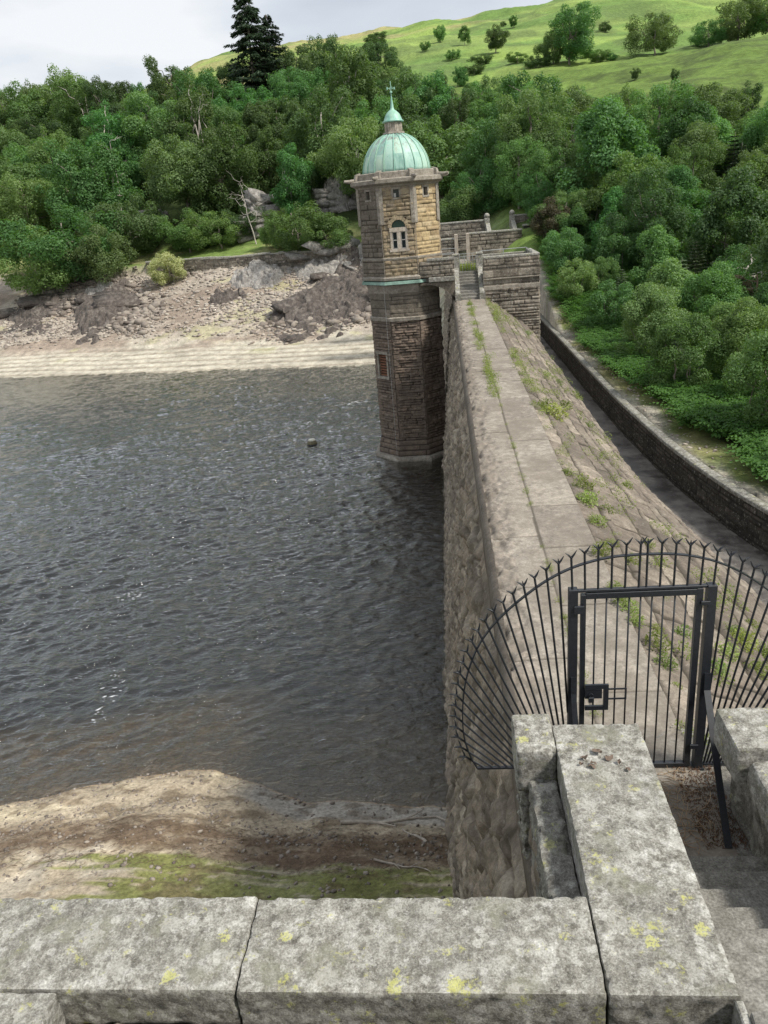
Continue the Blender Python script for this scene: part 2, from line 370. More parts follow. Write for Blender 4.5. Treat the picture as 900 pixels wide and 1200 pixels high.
def water_mat():
    m, n, l, b = newmat('lake_water')
    n.remove(b); o = [q for q in n if q.type == 'OUTPUT_MATERIAL'][0]
    g = n.new('ShaderNodeNewGeometry'); P = g.outputs['Position']
    mp = n.new('ShaderNodeMapping'); mp.inputs['Rotation'].default_value = (0, 0, R(-24)); mp.inputs['Scale'].default_value = (.7, 1.2, 1); l.new(P, mp.inputs[0])
    c = nz(n, l, 3.2, mp.outputs[0], 5, .62, None, .8)
    bp = n.new('ShaderNodeBump'); bp.inputs['Strength'].default_value = 1; bp.inputs['Distance'].default_value = .10; l.new(c, bp.inputs['Height'])
    fr = n.new('ShaderNodeFresnel'); fr.inputs[0].default_value = 1.40; l.new(bp.outputs[0], fr.inputs[1])
    gl = n.new('ShaderNodeBsdfGlossy'); gl.inputs['Roughness'].default_value = .06; gl.inputs[0].default_value = (.97, .98, .97, 1); l.new(bp.outputs[0], gl.inputs['Normal'])
    tr = n.new('ShaderNodeBsdfTransparent'); tr.inputs[0].default_value = (.78, .76, .66, 1)
    df = n.new('ShaderNodeBsdfDiffuse'); df.inputs[0].default_value = (.010, .010, .008, 1)
    m1 = n.new('ShaderNodeMixShader'); m1.inputs[0].default_value = .72; l.new(df.outputs[0], m1.inputs[1]); l.new(tr.outputs[0], m1.inputs[2])
    m2 = n.new('ShaderNodeMixShader'); l.new(math_(n, l, 'MINIMUM', math_(n, l, 'MULTIPLY', fr.outputs[0], 2.2), 1.0), m2.inputs[0]); l.new(m1.outputs[0], m2.inputs[1]); l.new(gl.outputs[0], m2.inputs[2])
    l.new(m2.outputs[0], o.inputs[0]); return m
M['water'] = water_mat()
def channel_mat():
    m, n, l, b = newmat('wet_channel_floor')
    a = nz(n, l, .9, None, 7, .7); f = nz(n, l, 7, None, 6, .75)
    c = ramp(n, l, a, [(.35, (.045, .040, .036)), (.48, (.095, .085, .076)), (.60, (.19, .175, .155))])
    c = mix(n, l, ramp(n, l, f, [(.60, 0.0), (.66, .55)]), c, (.27, .26, .235))
    l.new(c, b.inputs['Base Color']); l.new(ramp(n, l, a, [(.4, .35), (.6, .8)]), b.inputs['Roughness']); bump(n, l, b, f, .4, .01); return m
M['channel'] = channel_mat()

# ---------------------------------------------------------------- masonry panels
def masonry(L, H, course, blk, bulge, du, dv, seed=0, rough=.02, joint=.022, us=None, vs=None, holes=(), cvar=.25, edge=.0):
    """(u,v,d) grid of rock faced blocks. returns U,V,D arrays (nv,nu), colours, faces"""
    rng = np.random.RandomState(seed)
    us = np.linspace(0, L, max(2, int(L/du)+1)) if us is None else us
    vs = np.linspace(0, H, max(2, int(H/dv)+1)) if vs is None else vs
    hs = [0.0]
    while hs[-1] < H: hs.append(hs[-1]+course*(1+rng.uniform(-cvar, cvar)))
    hs = np.array(hs); U, V = np.meshgrid(us, vs)
    ci = np.clip(np.searchsorted(hs, V+1e-6)-1, 0, len(hs)-2)
    D = np.zeros_like(U); C = np.zeros(U.shape+(3,))
    for c in range(len(hs)-1):
        js = [-rng.uniform(0, blk)]
        while js[-1] < L+blk: js.append(js[-1]+blk*rng.uniform(.55, 1.5))
        js = np.array(js); m = ci == c
        if not m.any(): continue
        u, v = U[m], V[m]; bi = np.clip(np.searchsorted(js, u)-1, 0, len(js)-2)
        e = np.minimum(np.minimum(u-js[bi], js[bi+1]-u), np.minimum(v-hs[c], hs[c+1]-v))
        rb = rng.uniform(0, 1, len(js)); rb2 = rng.uniform(0, 1, len(js)); tl = rng.uniform(-.5, .5, len(js))
        pr = np.clip(e/(joint*2.2), 0, 1)**.6
        D[m] = pr*bulge*(.35+.65*rb2[bi])*(1+tl[bi]*(u-js[bi])/blk)
        C[m, 0] = rb[bi]; C[m, 1] = ss(joint*.25, joint*.9, e)
    D += fbm(U*5, V*5, seed, seed, 4)*rough
    if edge > 0:
        ed = np.minimum(np.minimum(U, L-U), np.minimum(V, H-V)); D *= np.clip(ed/edge, 0, 1)
    C[..., 2] = .5
    nv, nu = U.shape; idx = np.arange(nv*nu).reshape(nv, nu)
    Fc = np.stack([idx[:-1, :-1], idx[:-1, 1:], idx[1:, 1:], idx[1:, :-1]], -1).reshape(-1, 4)
    if holes:
        cu = (U[:-1, :-1]+U[1:, 1:]).ravel()/2; cv_ = (V[:-1, :-1]+V[1:, 1:]).ravel()/2; keep = np.ones(len(Fc), bool)
        for (a, b_, c_, d_) in holes: keep &= ~((cu > a) & (cu < b_) & (cv_ > c_) & (cv_ < d_))
        Fc = Fc[keep]
    return U, V, D, C, Fc
def panel(name, O, Ud, Vd, L, H, mat, parent, course=.28, blk=.55, bulge=.05, du=.06, dv=.05, seed=0, rough=.015, **k):
    """flat masonry panel from origin O along Ud and Vd (unit); normal Ud x Vd"""
    U, V, D, C, Fc = masonry(L, H, course, blk, bulge, du, dv, seed, rough, **k)
    O, Ud, Vd = np.array(O, float), np.array(Ud, float), np.array(Vd, float); N = unit(np.cross(Ud, Vd))
    P = O+U[..., None]*Ud+V[..., None]*Vd+D[..., None]*N
    return mk(name, P.reshape(-1, 3), Fc, mat, parent, False, C.reshape(-1, 3))
def rough_box(name, x0, x1, y0, y1, z0, z1, mat, parent, amp=.008, res=.03, seed=0, bev=.014, freq=16.):
    """a dressed stone block: subdivided box with rounded arrises and a chipped, uneven surface"""
    xs = [np.linspace(a, b, max(3, int((b-a)/res)+1)) for a, b in ((x0, x1), (y0, y1), (z0, z1))]
    Vv, Ff = [], []; base = 0
    for ax in range(3):
        for sgn in (0, 1):
            a, b = [(1, 2), (2, 0), (0, 1)][ax]
            A, B = np.meshgrid(xs[a], xs[b]); P = np.zeros(A.shape+(3,)); P[..., a] = A; P[..., b] = B; P[..., ax] = xs[ax][-1 if sgn else 0]
            nv, nu = A.shape; idx = np.arange(nv*nu).reshape(nv, nu)+base
            f = np.stack([idx[:-1, :-1], idx[:-1, 1:], idx[1:, 1:], idx[1:, :-1]], -1).reshape(-1, 4)
            Ff.append(f if sgn else f[:, ::-1]); Vv.append(P.reshape(-1, 3)); base += nv*nu
    V = np.concatenate(Vv); c = np.array([(x0+x1)/2, (y0+y1)/2, (z0+z1)/2]); hf = np.array([x1-x0, y1-y0, z1-z0])/2
    q = (V-c); inner = np.clip(q, -(hf-bev), hf-bev); dlt = q-inner; ln = np.linalg.norm(dlt, axis=1, keepdims=True)
    q = inner+np.where(ln > 1e-9, dlt/np.maximum(ln, 1e-9)*np.minimum(ln, bev), 0); V = c+q
    nn = np.where(ln > 1e-9, dlt/np.maximum(ln, 1e-9), 0)
    s = fbm(V[:, 0]*freq, V[:, 1]*freq, V[:, 2]*freq, seed, 5, .55)*amp
    chip = np.clip(fbm(V[:, 0]*14, V[:, 1]*14, V[:, 2]*14, seed+5, 3)-.25, 0, 1)*amp*4.5*np.clip((np.abs(dlt)>1e-6).sum(1)-1, 0, 1)
    V = V+nn*(s-chip)[:, None]
    return mk(name, V, np.concatenate(Ff), mat, parent, True)
# ---------------------------------------------------------------- terrain
WALLPTS = [(200, 7.1), (61, 7.2), (41, 7.4), (34, 7.5), (27, 7.85), (23.3, 8.3), (20.7, 8.8), (18, 9.6), (15.5, 10.7), (13, 12.3), (10, 15.0), (6, 20.0), (0, 30), (-60, 110)]
def wall_x(y): p = WALLPTS[::-1]; return np.interp(y, [a for a, b in p], [b for a, b in p])
def shore_near(x): return np.interp(x, [-60, -25, -18, -13.4, -10.4, -8.6, -7.4, -6.1, -4.9, -2.1, 0], [12.5, 14.2, 15.4, 16.5, 17.3, 17.8, 17.8, 17.2, 16.5, 16.15, 16.15])+.12*fbm(np.asarray(x)*.9, 3.3, 0, 5, 3)
def shore_far(x): return np.interp(x, [-200, -90, -52, -30, -8, 2], [124, 94, 86, 82, 78.5, 78])+.25*fbm(np.asarray(x)*.2, 1.1, 0, 9, 3)
WALL_A = 28.0
def far_profile(d): return np.interp(d, [-40, -8, 0, 8, 18, 27.8, 28.3, 36, 60, 78, 95, 300], [-9, -1.2, 0, 1.3, 4.6, 8.3, 9.9, 11.1, 21.5, 30, 35, 60])
RIDGE = ([-400, -200, -145, -100, -67, -22, 59, 118, 157, 300, 600], [30, 36, 50, 68, 76.5, 79.5, 83.5, 76, 70, 50, 40])
def height(x, y):
    x, y = np.broadcast_arrays(np.asarray(x, float), np.asarray(y, float))
    dn = shore_near(x)-y
    zn = -15+np.interp(dn, [-60, -12, -7, -3.5, 0, 2, 12, 60], [-9, -4, -1.5, -.30, 0, .62, 4.3, 18])+.05*fbm(x*1.7, y*1.7, 0, 301, 4)*(dn > .15)*(y < 30)+.035*np.abs(fbm(x*5, y*5, 0, 302, 3))*(dn > .1)*(y < 30)
    df = y-shore_far(x)
    zf = -15+far_profile(df)
    zl = np.maximum(np.maximum(zn, zf), -19)
    wx = wall_x(y)
    zr = -9+.08*np.clip(x-wx-3, 0, 400)+.21*np.clip(y-52, 0, 400)+.03*np.clip(y-120, 0, 200)
    zr = np.where(x < wx+.25, np.where(y < 66, -12.5, zr), zr)
    t = ss(-6, 9, x)
    z = np.where(y > 66, zl*(1-t)+zr*t, np.where(x < 1.2, zl, zr))
    z = np.where((y > 66) & (y < 78) & (x < 0), zl, z)
    # open hill beyond the woods
    rd = np.interp(x, *RIDGE)
    zh = 19+(rd-19)*np.clip((y-185)/245, 0, 1)**.92
    zh = np.where(y > 430, rd-(y-430)*.22, zh)
    k = ss(170, 235, y)
    z = z*(1-k)+zh*k
    land = ss(.5, 4, z+15)
    z = z+fbm(x*.05, y*.05, 0, 3, 4)*.9*land*ss(95, 130, np.hypot(x*.8, y))+fbm(x*.35, y*.35, 0, 4, 4)*.16*land
    z = z+fbm(x*.012, y*.012, 0, 8, 3)*3.5*ss(230, 330, y)+fbm(x*.04, y*.04, 0, 11, 4)*1.3*ss(230, 300, y)
    return z
def gy(x, y): return float(height(x, y))
def seg(*a):
    r = []
    for (s, e_, st) in a: r += list(np.arange(s, e_-1e-6, st))
    r.append(a[-1][1]); return np.array(r)
xs = seg((-900, -400, 60), (-400, -120, 10), (-120, -56, 1.5), (-56, -16, .5), (-16, 0, .1), (0, 6, .5), (6, 14, .2), (14, 60, .8), (60, 400, 6), (400, 1000, 60))
ys = seg((-120, -40, 20), (-40, 9, 2), (9, 18.5, .08), (18.5, 76, .75), (76, 118, .3), (118, 240, 1.5), (240, 640, 5), (640, 2200, 60))
X, Y = np.meshgrid(xs, ys); Z = height(X, Y)
Z = np.where(X > 400, np.minimum(Z, 45), Z)
def terrain_col(X, Y, Z):
    C = np.zeros(X.shape+(3,))
    n1 = fbm(X*.25, Y*.25, 0, 21, 5); n2 = fbm(X*1.3, Y*1.3, 0, 22, 4); n3 = fbm(X*.03, Y*.03, 0, 23, 4); n4 = fbm(X*.09, Y*.3, 0, 31, 4)
    def c(*v): return np.array(v)
    def lay(base, colr, m): return base*(1-m[..., None])+np.array(colr)*m[..., None]
    grass = c(.115, .175, .040); C[:] = grass
    C = lay(C, (.055, .075, .026), ss(-.2, .6, n1)*.7)                       # rough woodland floor
    # open hill: bright grass, bracken patches, straw coloured bent
    hill = ss(185, 215, Y)
    hc = np.zeros_like(C); hc[:] = (.190, .262, .072)
    hc = lay(hc, (.125, .205, .052), ss(-.1, .5, fbm(X*.02, Y*.035, 0, 41, 5)))
    hc = lay(hc, (.33, .295, .135), ss(.0, .55, fbm(X*.012, Y*.025, 0, 42, 4)+.65*ss(30, -60, X)+.55*ss(395, 432, Y)-.55)*.85)
    hc = lay(hc, (.10, .14, .05), ss(.12, .5, fbm(X*.10, Y*.12, 0, 43, 5))*.6)
    hc = lay(hc, (.26, .35, .085), ss(.15, .6, fbm(X*.03+9, Y*.05, 0, 44, 4))*.6)
    C = C*(1-hill[..., None])+hc*hill[..., None]
    # far bank
    df = Y-shore_far(X); far = (Y > 60)*ss(9, -3, X)
    b = np.zeros_like(C); b[:] = (.43, .395, .32)
    strand = ss(.2, .7, np.sin(df*4.2+fbm(X*.05, Y*.05, 0, 51, 3)*2.2)*.8+.25*n2)*ss(10, 8, df)
    b = lay(b, (.25, .22, .17), strand*.75)
    b = lay(b, (.50, .47, .39), ss(.3, .8, np.sin(df*4.2+2.4+fbm(X*.05, Y*.05, 0, 51, 3)*2.2)*.8+.3*n2)*ss(10, 8, df)*.6)
    b = lay(b, (.34, .295, .245), ss(7.5, 12, df+n1*2.5)*.9)
    b = lay(b, (.24, .19, .15), ss(.05, .5, fbm(X*.12, Y*.25, 0, 52, 5))*ss(6, 10, df)*.8)
    b = lay(b, (.34, .34, .15), ss(.62, .85, fbm(X*.15+4, Y*.3, 0, 53, 4))*ss(3, 7, df)*.4)
    b = lay(b, (.14, .125, .085), ss(0, -.6, df))
    gm = ss(28.0, 28.6, df)
    bg_ = np.zeros_like(C); bg_[:] = (.130, .185, .050); bg_ = lay(bg_, (.27, .25, .13), ss(-.1, .5, n1+.3*n2)*.65)
    bg_ = lay(bg_, (.045, .065, .022), ss(36.5, 39, df+n1*1.2))
    b = b*(1-gm[..., None])+bg_*gm[..., None]
    m = far*ss(192, 186, Y); m = m*(1-hill); C = C*(1-m[..., None])+b*m[..., None]
    # near shore
    dn = shore_near(X)-Y; near = ((Y < 30) & (X < 1.0)).astype(float)
    a = np.zeros_like(C); a[:] = (.36, .305, .225)
    sand = ss(.1, .5, fbm(X*.35, Y*.7, 0, 61, 4)+.55*ss(-5, -8, X)*ss(1.9, .4, dn)-.1)
    a = lay(a, (.52, .45, .32), sand*.85)
    a = lay(a, (.34, .32, .285), ss(-7, -5.5, X+n1*.8)*ss(1.2, .8, dn)*.9)
    lft = ss(-7, -10, X); wob = .30*fbm(X*.5, 2.2, 0, 64, 3)+.12*n2
    yb = Y+wob*1.3+.25*n1+.04*(X+8)
    band = ss(14.9, 14.5, yb)*ss(13.1, 13.45, yb)
    a = lay(a, (.130, .092, .062), np.clip(band, 0, 1)*(.50+.42*ss(-.5, .3, fbm(X*2.2, Y*5, 0, 67, 4)+.3*n1+.15)))
    a = lay(a, (.42, .38, .31), ss(13.3, 13.1, yb)*ss(-.3, .3, n2)*.6)
    mo = ss(-.1, .2, fbm(X*.22, Y*2.4, 0, 62, 5)+.75*ss(-9.5, -6, X)-.30)*ss(13.35, 13.1, yb)*ss(-1.1, -.3, fbm(X*4, Y*7, 0, 66, 3)+.2)
    a = lay(a, (.145, .168, .034), mo*.8)
    a = lay(a, (.13, .095, .06), ss(.35, .6, fbm(X*1.6, Y*2.6, 0, 63, 4))*.6)
    a = lay(a, (.30, .215, .125), ss(.12, -.1, dn))
    a = lay(a, (.20, .145, .085), ss(-.1, -.6, dn)*.9)
    a = lay(a, (.016, .015, .012), ss(-2.6, -6.5, dn+.9*n1))  # offshore silt darkened further, standing in for light absorbed by depth
    C = C*(1-near[..., None])+a*near[..., None]
    # deep lake bed: dark silt, with light lost in the water painted in
    deep = (Z < -16.3).astype(float)*(X < 1)*(Y < 80); C = C*(1-deep[..., None])+np.array((.013, .013, .011))*deep[..., None]
    # strip beside the channel wall
    d = X-wall_x(Y); st = ((Y < 70) & (X > 4) & (d < 9)).astype(float)
    s_ = np.zeros_like(C); s_[:] = (.125, .150, .050); s_ = lay(s_, (.22, .19, .10), ss(-.1, .5, n1+.4*n2)*.6)
    s_ = lay(s_, (.27, .25, .205), ss(1.0, .4, d+.4*n2+.35*n1))
    s_ = lay(s_, (.05, .06, .025), ss(1.7, 2.4, d+.4*n1))
    C = C*(1-st[..., None])+s_*st[..., None]
    return np.clip(C, .01, .8)
C = terrain_col(X, Y, Z)
nv, nu = X.shape; idx = np.arange(nv*nu).reshape(nv, nu)
Fg = np.stack([idx[:-1, :-1], idx[:-1, 1:], idx[1:, 1:], idx[1:, :-1]], -1).reshape(-1, 4)
tag(mk('ground', np.stack([X, Y, Z], -1).reshape(-1, 3), Fg, M['ground'], None, True, C.reshape(-1, 3)), kind='structure')
# lake water: rippled sheet, ending inside the dam face
wy = [10.0]
while wy[-1] < 90: wy.append(wy[-1]+.05+.0022*max(0, wy[-1]-14))
wx_ = np.concatenate([[-420, -200, -110], np.arange(-75, -40, .3), np.arange(-40, -24, .2), np.arange(-24, -.1, .09), [-.05]])
wy = np.array([-40]+wy+[110, 150]); XW, YW = np.meshgrid(wx_, wy)
def wave(x, y):
    ca, sa = math.cos(R(24)), math.sin(R(24)); u = x*ca+y*sa; v = -x*sa+y*ca
    g_ = .80+.55*fbm(x*.06+.02*y, y*.05, 0, 201, 3)
    wp = .5*fbm(u*.5, v*.5, 0, 205, 2)
    a = vnoise(u*.55+wp, v*1.15+wp, 0, 202); b = 1-2*np.abs(vnoise(u*1.25+wp, v*2.3+wp*1.5, 0, 203)); c = vnoise(u*2.6+wp*2, v*4.4, 0, 204); d = vnoise(u*5.6, v*7.5, 0, 206)
    lee = .48+.52*ss(-1.5, -8, x)
    return g_*lee*(.042*a+.062*b+.036*c+.016*d)
ZW = -15.0+wave(XW, YW)*(YW > 9)*(YW < 91)*ss(0, 2.6, np.abs(shore_near(XW)-YW)+.12)*(XW > -80)
nv, nu = XW.shape; idx = np.arange(nv*nu).reshape(nv, nu)
Fw = np.stack([idx[:-1, :-1], idx[:-1, 1:], idx[1:, 1:], idx[1:, :-1]], -1).reshape(-1, 4)
wo_ = mk('lake_water', np.stack([XW, YW, ZW], -1).reshape(-1, 3), Fw, M['water'], None, True); tag(wo_, kind='structure')
tag(mk('lake_water', [(-.05, 66, -15), (3, 66, -15), (3, 110, -15), (-.05, 110, -15)], [(0, 1, 2, 3)], M['water']), kind='structure')
# wet floor of the overflow channel
tag(mk('channel_floor', [(2, -5, -10.2), (34, -5, -10.2), (22, 6, -10.2), (10, 19, -10.2), (7.6, 40, -10.2), (7.4, 80, -10.2), (2, 80, -10.2)], [(0, 1, 2, 3, 4, 5, 6)], M['channel']), kind='structure')

# ---------------------------------------------------------------- the dam
dam = empty('masonry_dam', (0, 0, -15), 'long stone dam with flat slab crest running from the gate to the domed tower', 'dam')
CZ = -5.4
# upstream face
usd = [2.0]
while usd[-1] < 79: usd.append(usd[-1]+.035+.0022*max(0, usd[-1]-6))
usd = np.array(usd)-2.0; Ld = usd[-1]
Hd = 9.9
U, V, D, Cc, Fc = masonry(Ld, Hd, .34, .70, .15, .05, .05, 3, .06, .035, us=usd, vs=np.linspace(0, Hd, 200), cvar=.35)
D = D+fbm(U*1.2, V*1.2, 0, 71, 4)*.06+np.abs(fbm(U*3.3, V*3.3, 0, 72, 3))*.04
Cc[..., 1] = .2+.8*Cc[..., 1]
yy = U+2.0; zz = CZ-.44-V*.985
D = (D+.02)*ss(0, .45, V)-.01; D = np.maximum(D, -.04*ss(1.2, .3, V)-.5*ss(.3, 1.2, V)); xx = .50-.105*V+0*V; xx = xx-D+np.where(yy > 30, .05, 0)
mk('upstream_face', np.stack([xx, yy, zz], -1).reshape(-1, 3), Fc, M['dam_face'], dam, False, Cc.reshape(-1, 3))
mk('dam_core', [(.80, 1.9, CZ-.3), (2.1, 1.9, CZ-.3), (2.1, 1.9, -15.5), (-.28, 1.9, -15.5), (.80, 79, CZ-.3), (2.1, 79, CZ-.3), (2.1, 79, -15.5), (-.28, 79, -15.5)], [(0, 1, 2, 3), (7, 6, 5, 4), (0, 4, 5, 1), (1, 5, 6, 2), (2, 6, 7, 3), (3, 7, 4, 0)], M['coping_side'], dam)
# smooth rounded top course
mb = MB(); n = 60
prof = [(.75, CZ-.60), (.56, CZ-.56), (.53, CZ-.50), (.47, CZ-.48), (.47, CZ-.14), (.50, CZ-.05), (.58, CZ-.004)]
ysd = np.linspace(1.5, 79, 180)
Vv = np.array([[(px+.012*vnoise(y*1.5, pz*3), y, pz+.006*vnoise(y*2, 5)) for px, pz in prof] for y in ysd]); k = len(prof)
idq = np.arange(len(ysd)*k).reshape(len(ysd), k)
Fq = np.stack([idq[:-1, :-1], idq[:-1, 1:], idq[1:, 1:], idq[1:, :-1]], -1).reshape(-1, 4)
cq = np.tile(np.array([[.0, 1, .5]]), (len(Vv.reshape(-1, 3)), 1))  # lip in the darkest tint: shadow strip along the crest edge painted in
mk('edge_course', Vv.reshape(-1, 3), Fq[:, ::-1], M['crest'], dam, True, cq)
# crest slabs
us = [0.0]
while us[-1] < 76.9: us.append(us[-1]+.022+.0016*max(0, us[-1]-3))
us = np.array(us); vs = np.linspace(0, 1.68, 64)
U, V = np.meshgrid(us, vs); xw = .575+V; yw = U+2.1
rng = np.random.RandomState(5)
def joints(step, s):
    r = np.random.RandomState(s); j = [-.4]
    while j[-1] < 80: j.append(j[-1]+step*r.uniform(.75, 1.3))
    return np.array(j)
xj = 1.40+.012*np.sin(yw*.9)
ja, jb = joints(2.3, 1), joints(2.1, 2)
ea = np.abs(yw[..., None]-ja).min(-1); eb = np.abs(yw[..., None]-jb).min(-1)
left_ = xw < xj; et = np.where(left_, ea, eb); e_ = np.minimum(np.abs(xw-xj), et)
bi = np.where(left_, np.searchsorted(ja, yw), np.searchsorted(jb, yw)+500)
tint = frac_hash(bi, bi*0+3, 4)
wj = np.maximum(.011, .0013*yw)
D = -.018*np.exp(-(e_/.012)**2)+.004*fbm(xw*6, yw*6, 0, 8, 4)+(frac_hash(bi, bi*0+9, 4)-.5)*.012
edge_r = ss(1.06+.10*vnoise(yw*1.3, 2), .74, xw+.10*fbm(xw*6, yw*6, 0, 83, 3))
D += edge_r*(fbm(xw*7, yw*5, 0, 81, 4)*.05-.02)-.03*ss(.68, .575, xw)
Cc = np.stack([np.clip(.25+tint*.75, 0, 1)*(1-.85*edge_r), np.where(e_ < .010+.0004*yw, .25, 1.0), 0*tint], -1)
nvv, nuu = U.shape; idq = np.arange(nvv*nuu).reshape(nvv, nuu)
Fq = np.stack([idq[:-1, :-1], idq[1:, :-1], idq[1:, 1:], idq[:-1, 1:]], -1).reshape(-1, 4)[:, ::-1]
P = np.stack([xw, yw, CZ+D], -1)
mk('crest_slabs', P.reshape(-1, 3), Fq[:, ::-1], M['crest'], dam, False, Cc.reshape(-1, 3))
# downstream slope, then a steeper toe
sl_L = 3.75
usl = [0.0]
while usl[-1] < 74: usl.append(usl[-1]+.035+.0018*max(0, usl[-1]-4))
usl = np.array(usl)
U, V, D, Cc, Fc = masonry(74, sl_L+4.2, .60, 1.4, .085, .05, .05, 12, .025, .055, us=usl, vs=np.concatenate([np.linspace(0, sl_L, 80), np.linspace(sl_L+.1, sl_L+4.2, 40)]), cvar=.3)
yw = U+4.9
def slope_pt(s, y):
    r = ss(22, 12, y)*.9                       # the foot swells out towards the near end
    x1, z1 = 2.66+r, -2.05-.25*r
    t = np.clip(s/sl_L, 0, 1); t2 = np.clip((s-sl_L)/4.2, 0, 1)
    x = 2.25+x1*t+.55*t2**.7; z = CZ-.03+z1*t-4.0*t2**1.25
    return x, z-.10*np.sin(t*math.pi)*-1
sx, sz = slope_pt(V, yw)
terr = .12*((V/.60)%1.0-.5)
N = np.array((.61, 0, .79))
P = np.stack([sx+(D+terr*.5)*N[0], yw, sz+(D+terr*.5)*N[2]], -1)
mk('downstream_slope', P.reshape(-1, 3), Fc[:, ::-1], M['slope'], dam, False, Cc.reshape(-1, 3))

# ---------------------------------------------------------------- channel retaining wall
rw = empty('retaining_wall', (8, 30, -11), 'long dark curved retaining wall beside the wet channel below the dam', 'retaining wall')
yc = np.concatenate([np.linspace(4, 60, 900), np.linspace(60.1, 78, 60)])
xc = wall_x(yc); from_y = yc
# smooth the plan curve
kk = np.ones(61)/61; xp = np.pad(xc, 30, mode='edge'); xc2 = np.convolve(xp, kk, 'valid'); xc2[:20] = xc[:20]; xc2[-60:] = xc[-60:]
arc = np.concatenate([[0], np.cumsum(np.hypot(np.diff(xc2), np.diff(yc)))])
U, V, D, Cc, Fc = masonry(arc[-1], 2.4, .17, .6, .035, .05, .04, 33, .012, .02, us=arc, vs=np.linspace(0, 2.4, 52))
tx = np.gradient(xc2, arc); ty = np.gradient(yc, arc)
P = np.stack([xc2+0*V-D*(ty)+ -.0*V, yc+D*tx, -11.4+V], -1)
mk('wall_face', P.reshape(-1, 3), Fc[:, ::-1], M['retain'], rw, False, Cc.reshape(-1, 3))
nx, ny = ty, -tx
cop = []; prof = [(-.05, -.0), (-.06, .10), (-.02, .13), (.26, .13), (.30, .0), (.30, -.4)]
cv_ = np.stack([np.stack([xc2+nx*a+.008*vnoise(yc*2, a*9), yc+ny*a, -9.0+b+.012*vnoise(yc*1.5, a*7+3)], -1) for a, b in prof], 1)
kq = len(prof); idq = np.arange(len(yc)*kq).reshape(len(yc), kq); Fq = np.stack([idq[:-1, :-1], idq[:-1, 1:], idq[1:, 1:], idq[1:, :-1]], -1).reshape(-1, 4)
mk('wall_coping', cv_.reshape(-1, 3), Fq[:, ::-1], M['coping_side'], rw, False)

# ---------------------------------------------------------------- valve tower
TX, TY = -2.38, 48.35
tw = empty('valve_tower', (TX, TY, -15), 'octagonal stone tower with green copper dome standing in the water against the dam', 'tower')
def octa_pt(k, r): a = R(-112.5+45*k); return TX+r*math.cos(a), TY+r*math.sin(a)      # k=0 front-left corner, k=1 front-right corner
def octa_panels(prefix, apo, z0, z1, mats, course, blk, bulge, seed, holes={}, du=.05, dv=.04, rough=.02, parent=tw, joint=.02, **k):
    r = apo/math.cos(R(22.5)); L = 2*r*math.sin(R(22.5))
    for f in range(8):
        a = octa_pt(f, r); b = octa_pt(f+1, r); d = unit(np.array((b[0]-a[0], b[1]-a[1], 0.)))
        fine = f in (7, 0, 1)
        panel(prefix, (a[0], a[1], z0), d, (0, 0, 1), L, z1-z0, mats[f], parent, course, blk, bulge, du if fine else .2, dv if fine else .2, seed+f, rough, holes=holes.get(f, ()), edge=.03, joint=joint, **k)
def ring(mbx, apo0, z0, apo1, z1):
    c = 1/math.cos(R(22.5)); mbx.lathe(TX, TY, [(apo0*c, z0), (apo1*c, z1)], 8, R(-112.5))
D_, G_, O_ = M['tower_dark'], M['tower_mid'], M['tower_gold']
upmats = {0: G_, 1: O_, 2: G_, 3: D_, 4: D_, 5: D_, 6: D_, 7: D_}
AP = 2.26
L_ = 2*AP*math.tan(R(22.5))
wc = L_/2
def F0(u, v): return (TX-L_/2+u, v)
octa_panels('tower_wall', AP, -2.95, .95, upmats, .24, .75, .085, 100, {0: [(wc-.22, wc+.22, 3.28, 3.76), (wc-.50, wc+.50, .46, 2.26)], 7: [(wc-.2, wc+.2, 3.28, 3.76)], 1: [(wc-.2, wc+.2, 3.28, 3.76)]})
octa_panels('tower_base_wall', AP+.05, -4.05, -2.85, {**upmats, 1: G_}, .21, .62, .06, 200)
octa_panels('tower_shaft', 2.03, -13.75, -6.3, {f: M['shaft'] for f in range(8)}, .16, .6, .11, 300, {7: [(.28, 1.12, 4.0, 5.35)]}, rough=.035)
octa_panels('shaft_collar', 2.06, -6.25, -4.75, {f: D_ for f in range(8)}, .26, .9, .035, 400)
# quoins on the shaft corners
rs = np.random.RandomState(3)
for f in (0, 1, 2, 7):
    mb = MB()
    px, py = octa_pt(f, 2.03/math.cos(R(22.5))); a = R(-112.5+45*f); z = -13.6
    while z < -6.5:
        h = rs.uniform(.16, .3); wd = rs.uniform(.16, .42)
        for sgn in (-1, 1):
            t = a+sgn*R(90+22.5); w2 = wd if sgn > 0 else .5-wd
            d = Vector((math.cos(t), math.sin(t), 0)); nn_ = Vector((math.cos(a+sgn*R(22.5)), math.sin(a+sgn*R(22.5)), 0))
            p = Vector((px, py, z)); o = .055+rs.uniform(0, .05)
            V = [p-nn_*.02, p+d*w2-nn_*.02, p+d*w2+nn_*(o-.02), p+nn_*o]
            V += [q+Vector((0, 0, h*.8)) for q in V]
            mb.add(V, [(0, 1, 2, 3), (7, 6, 5, 4), (0, 4, 5, 1), (1, 5, 6, 2), (2, 6, 7, 3), (3, 7, 4, 0)])
        z += h
    mb.obj('corner_quoins', M['shaft'], tw, cols=np.tile(np.array([[.85, 1, .5]]), (len(mb.v), 1)))
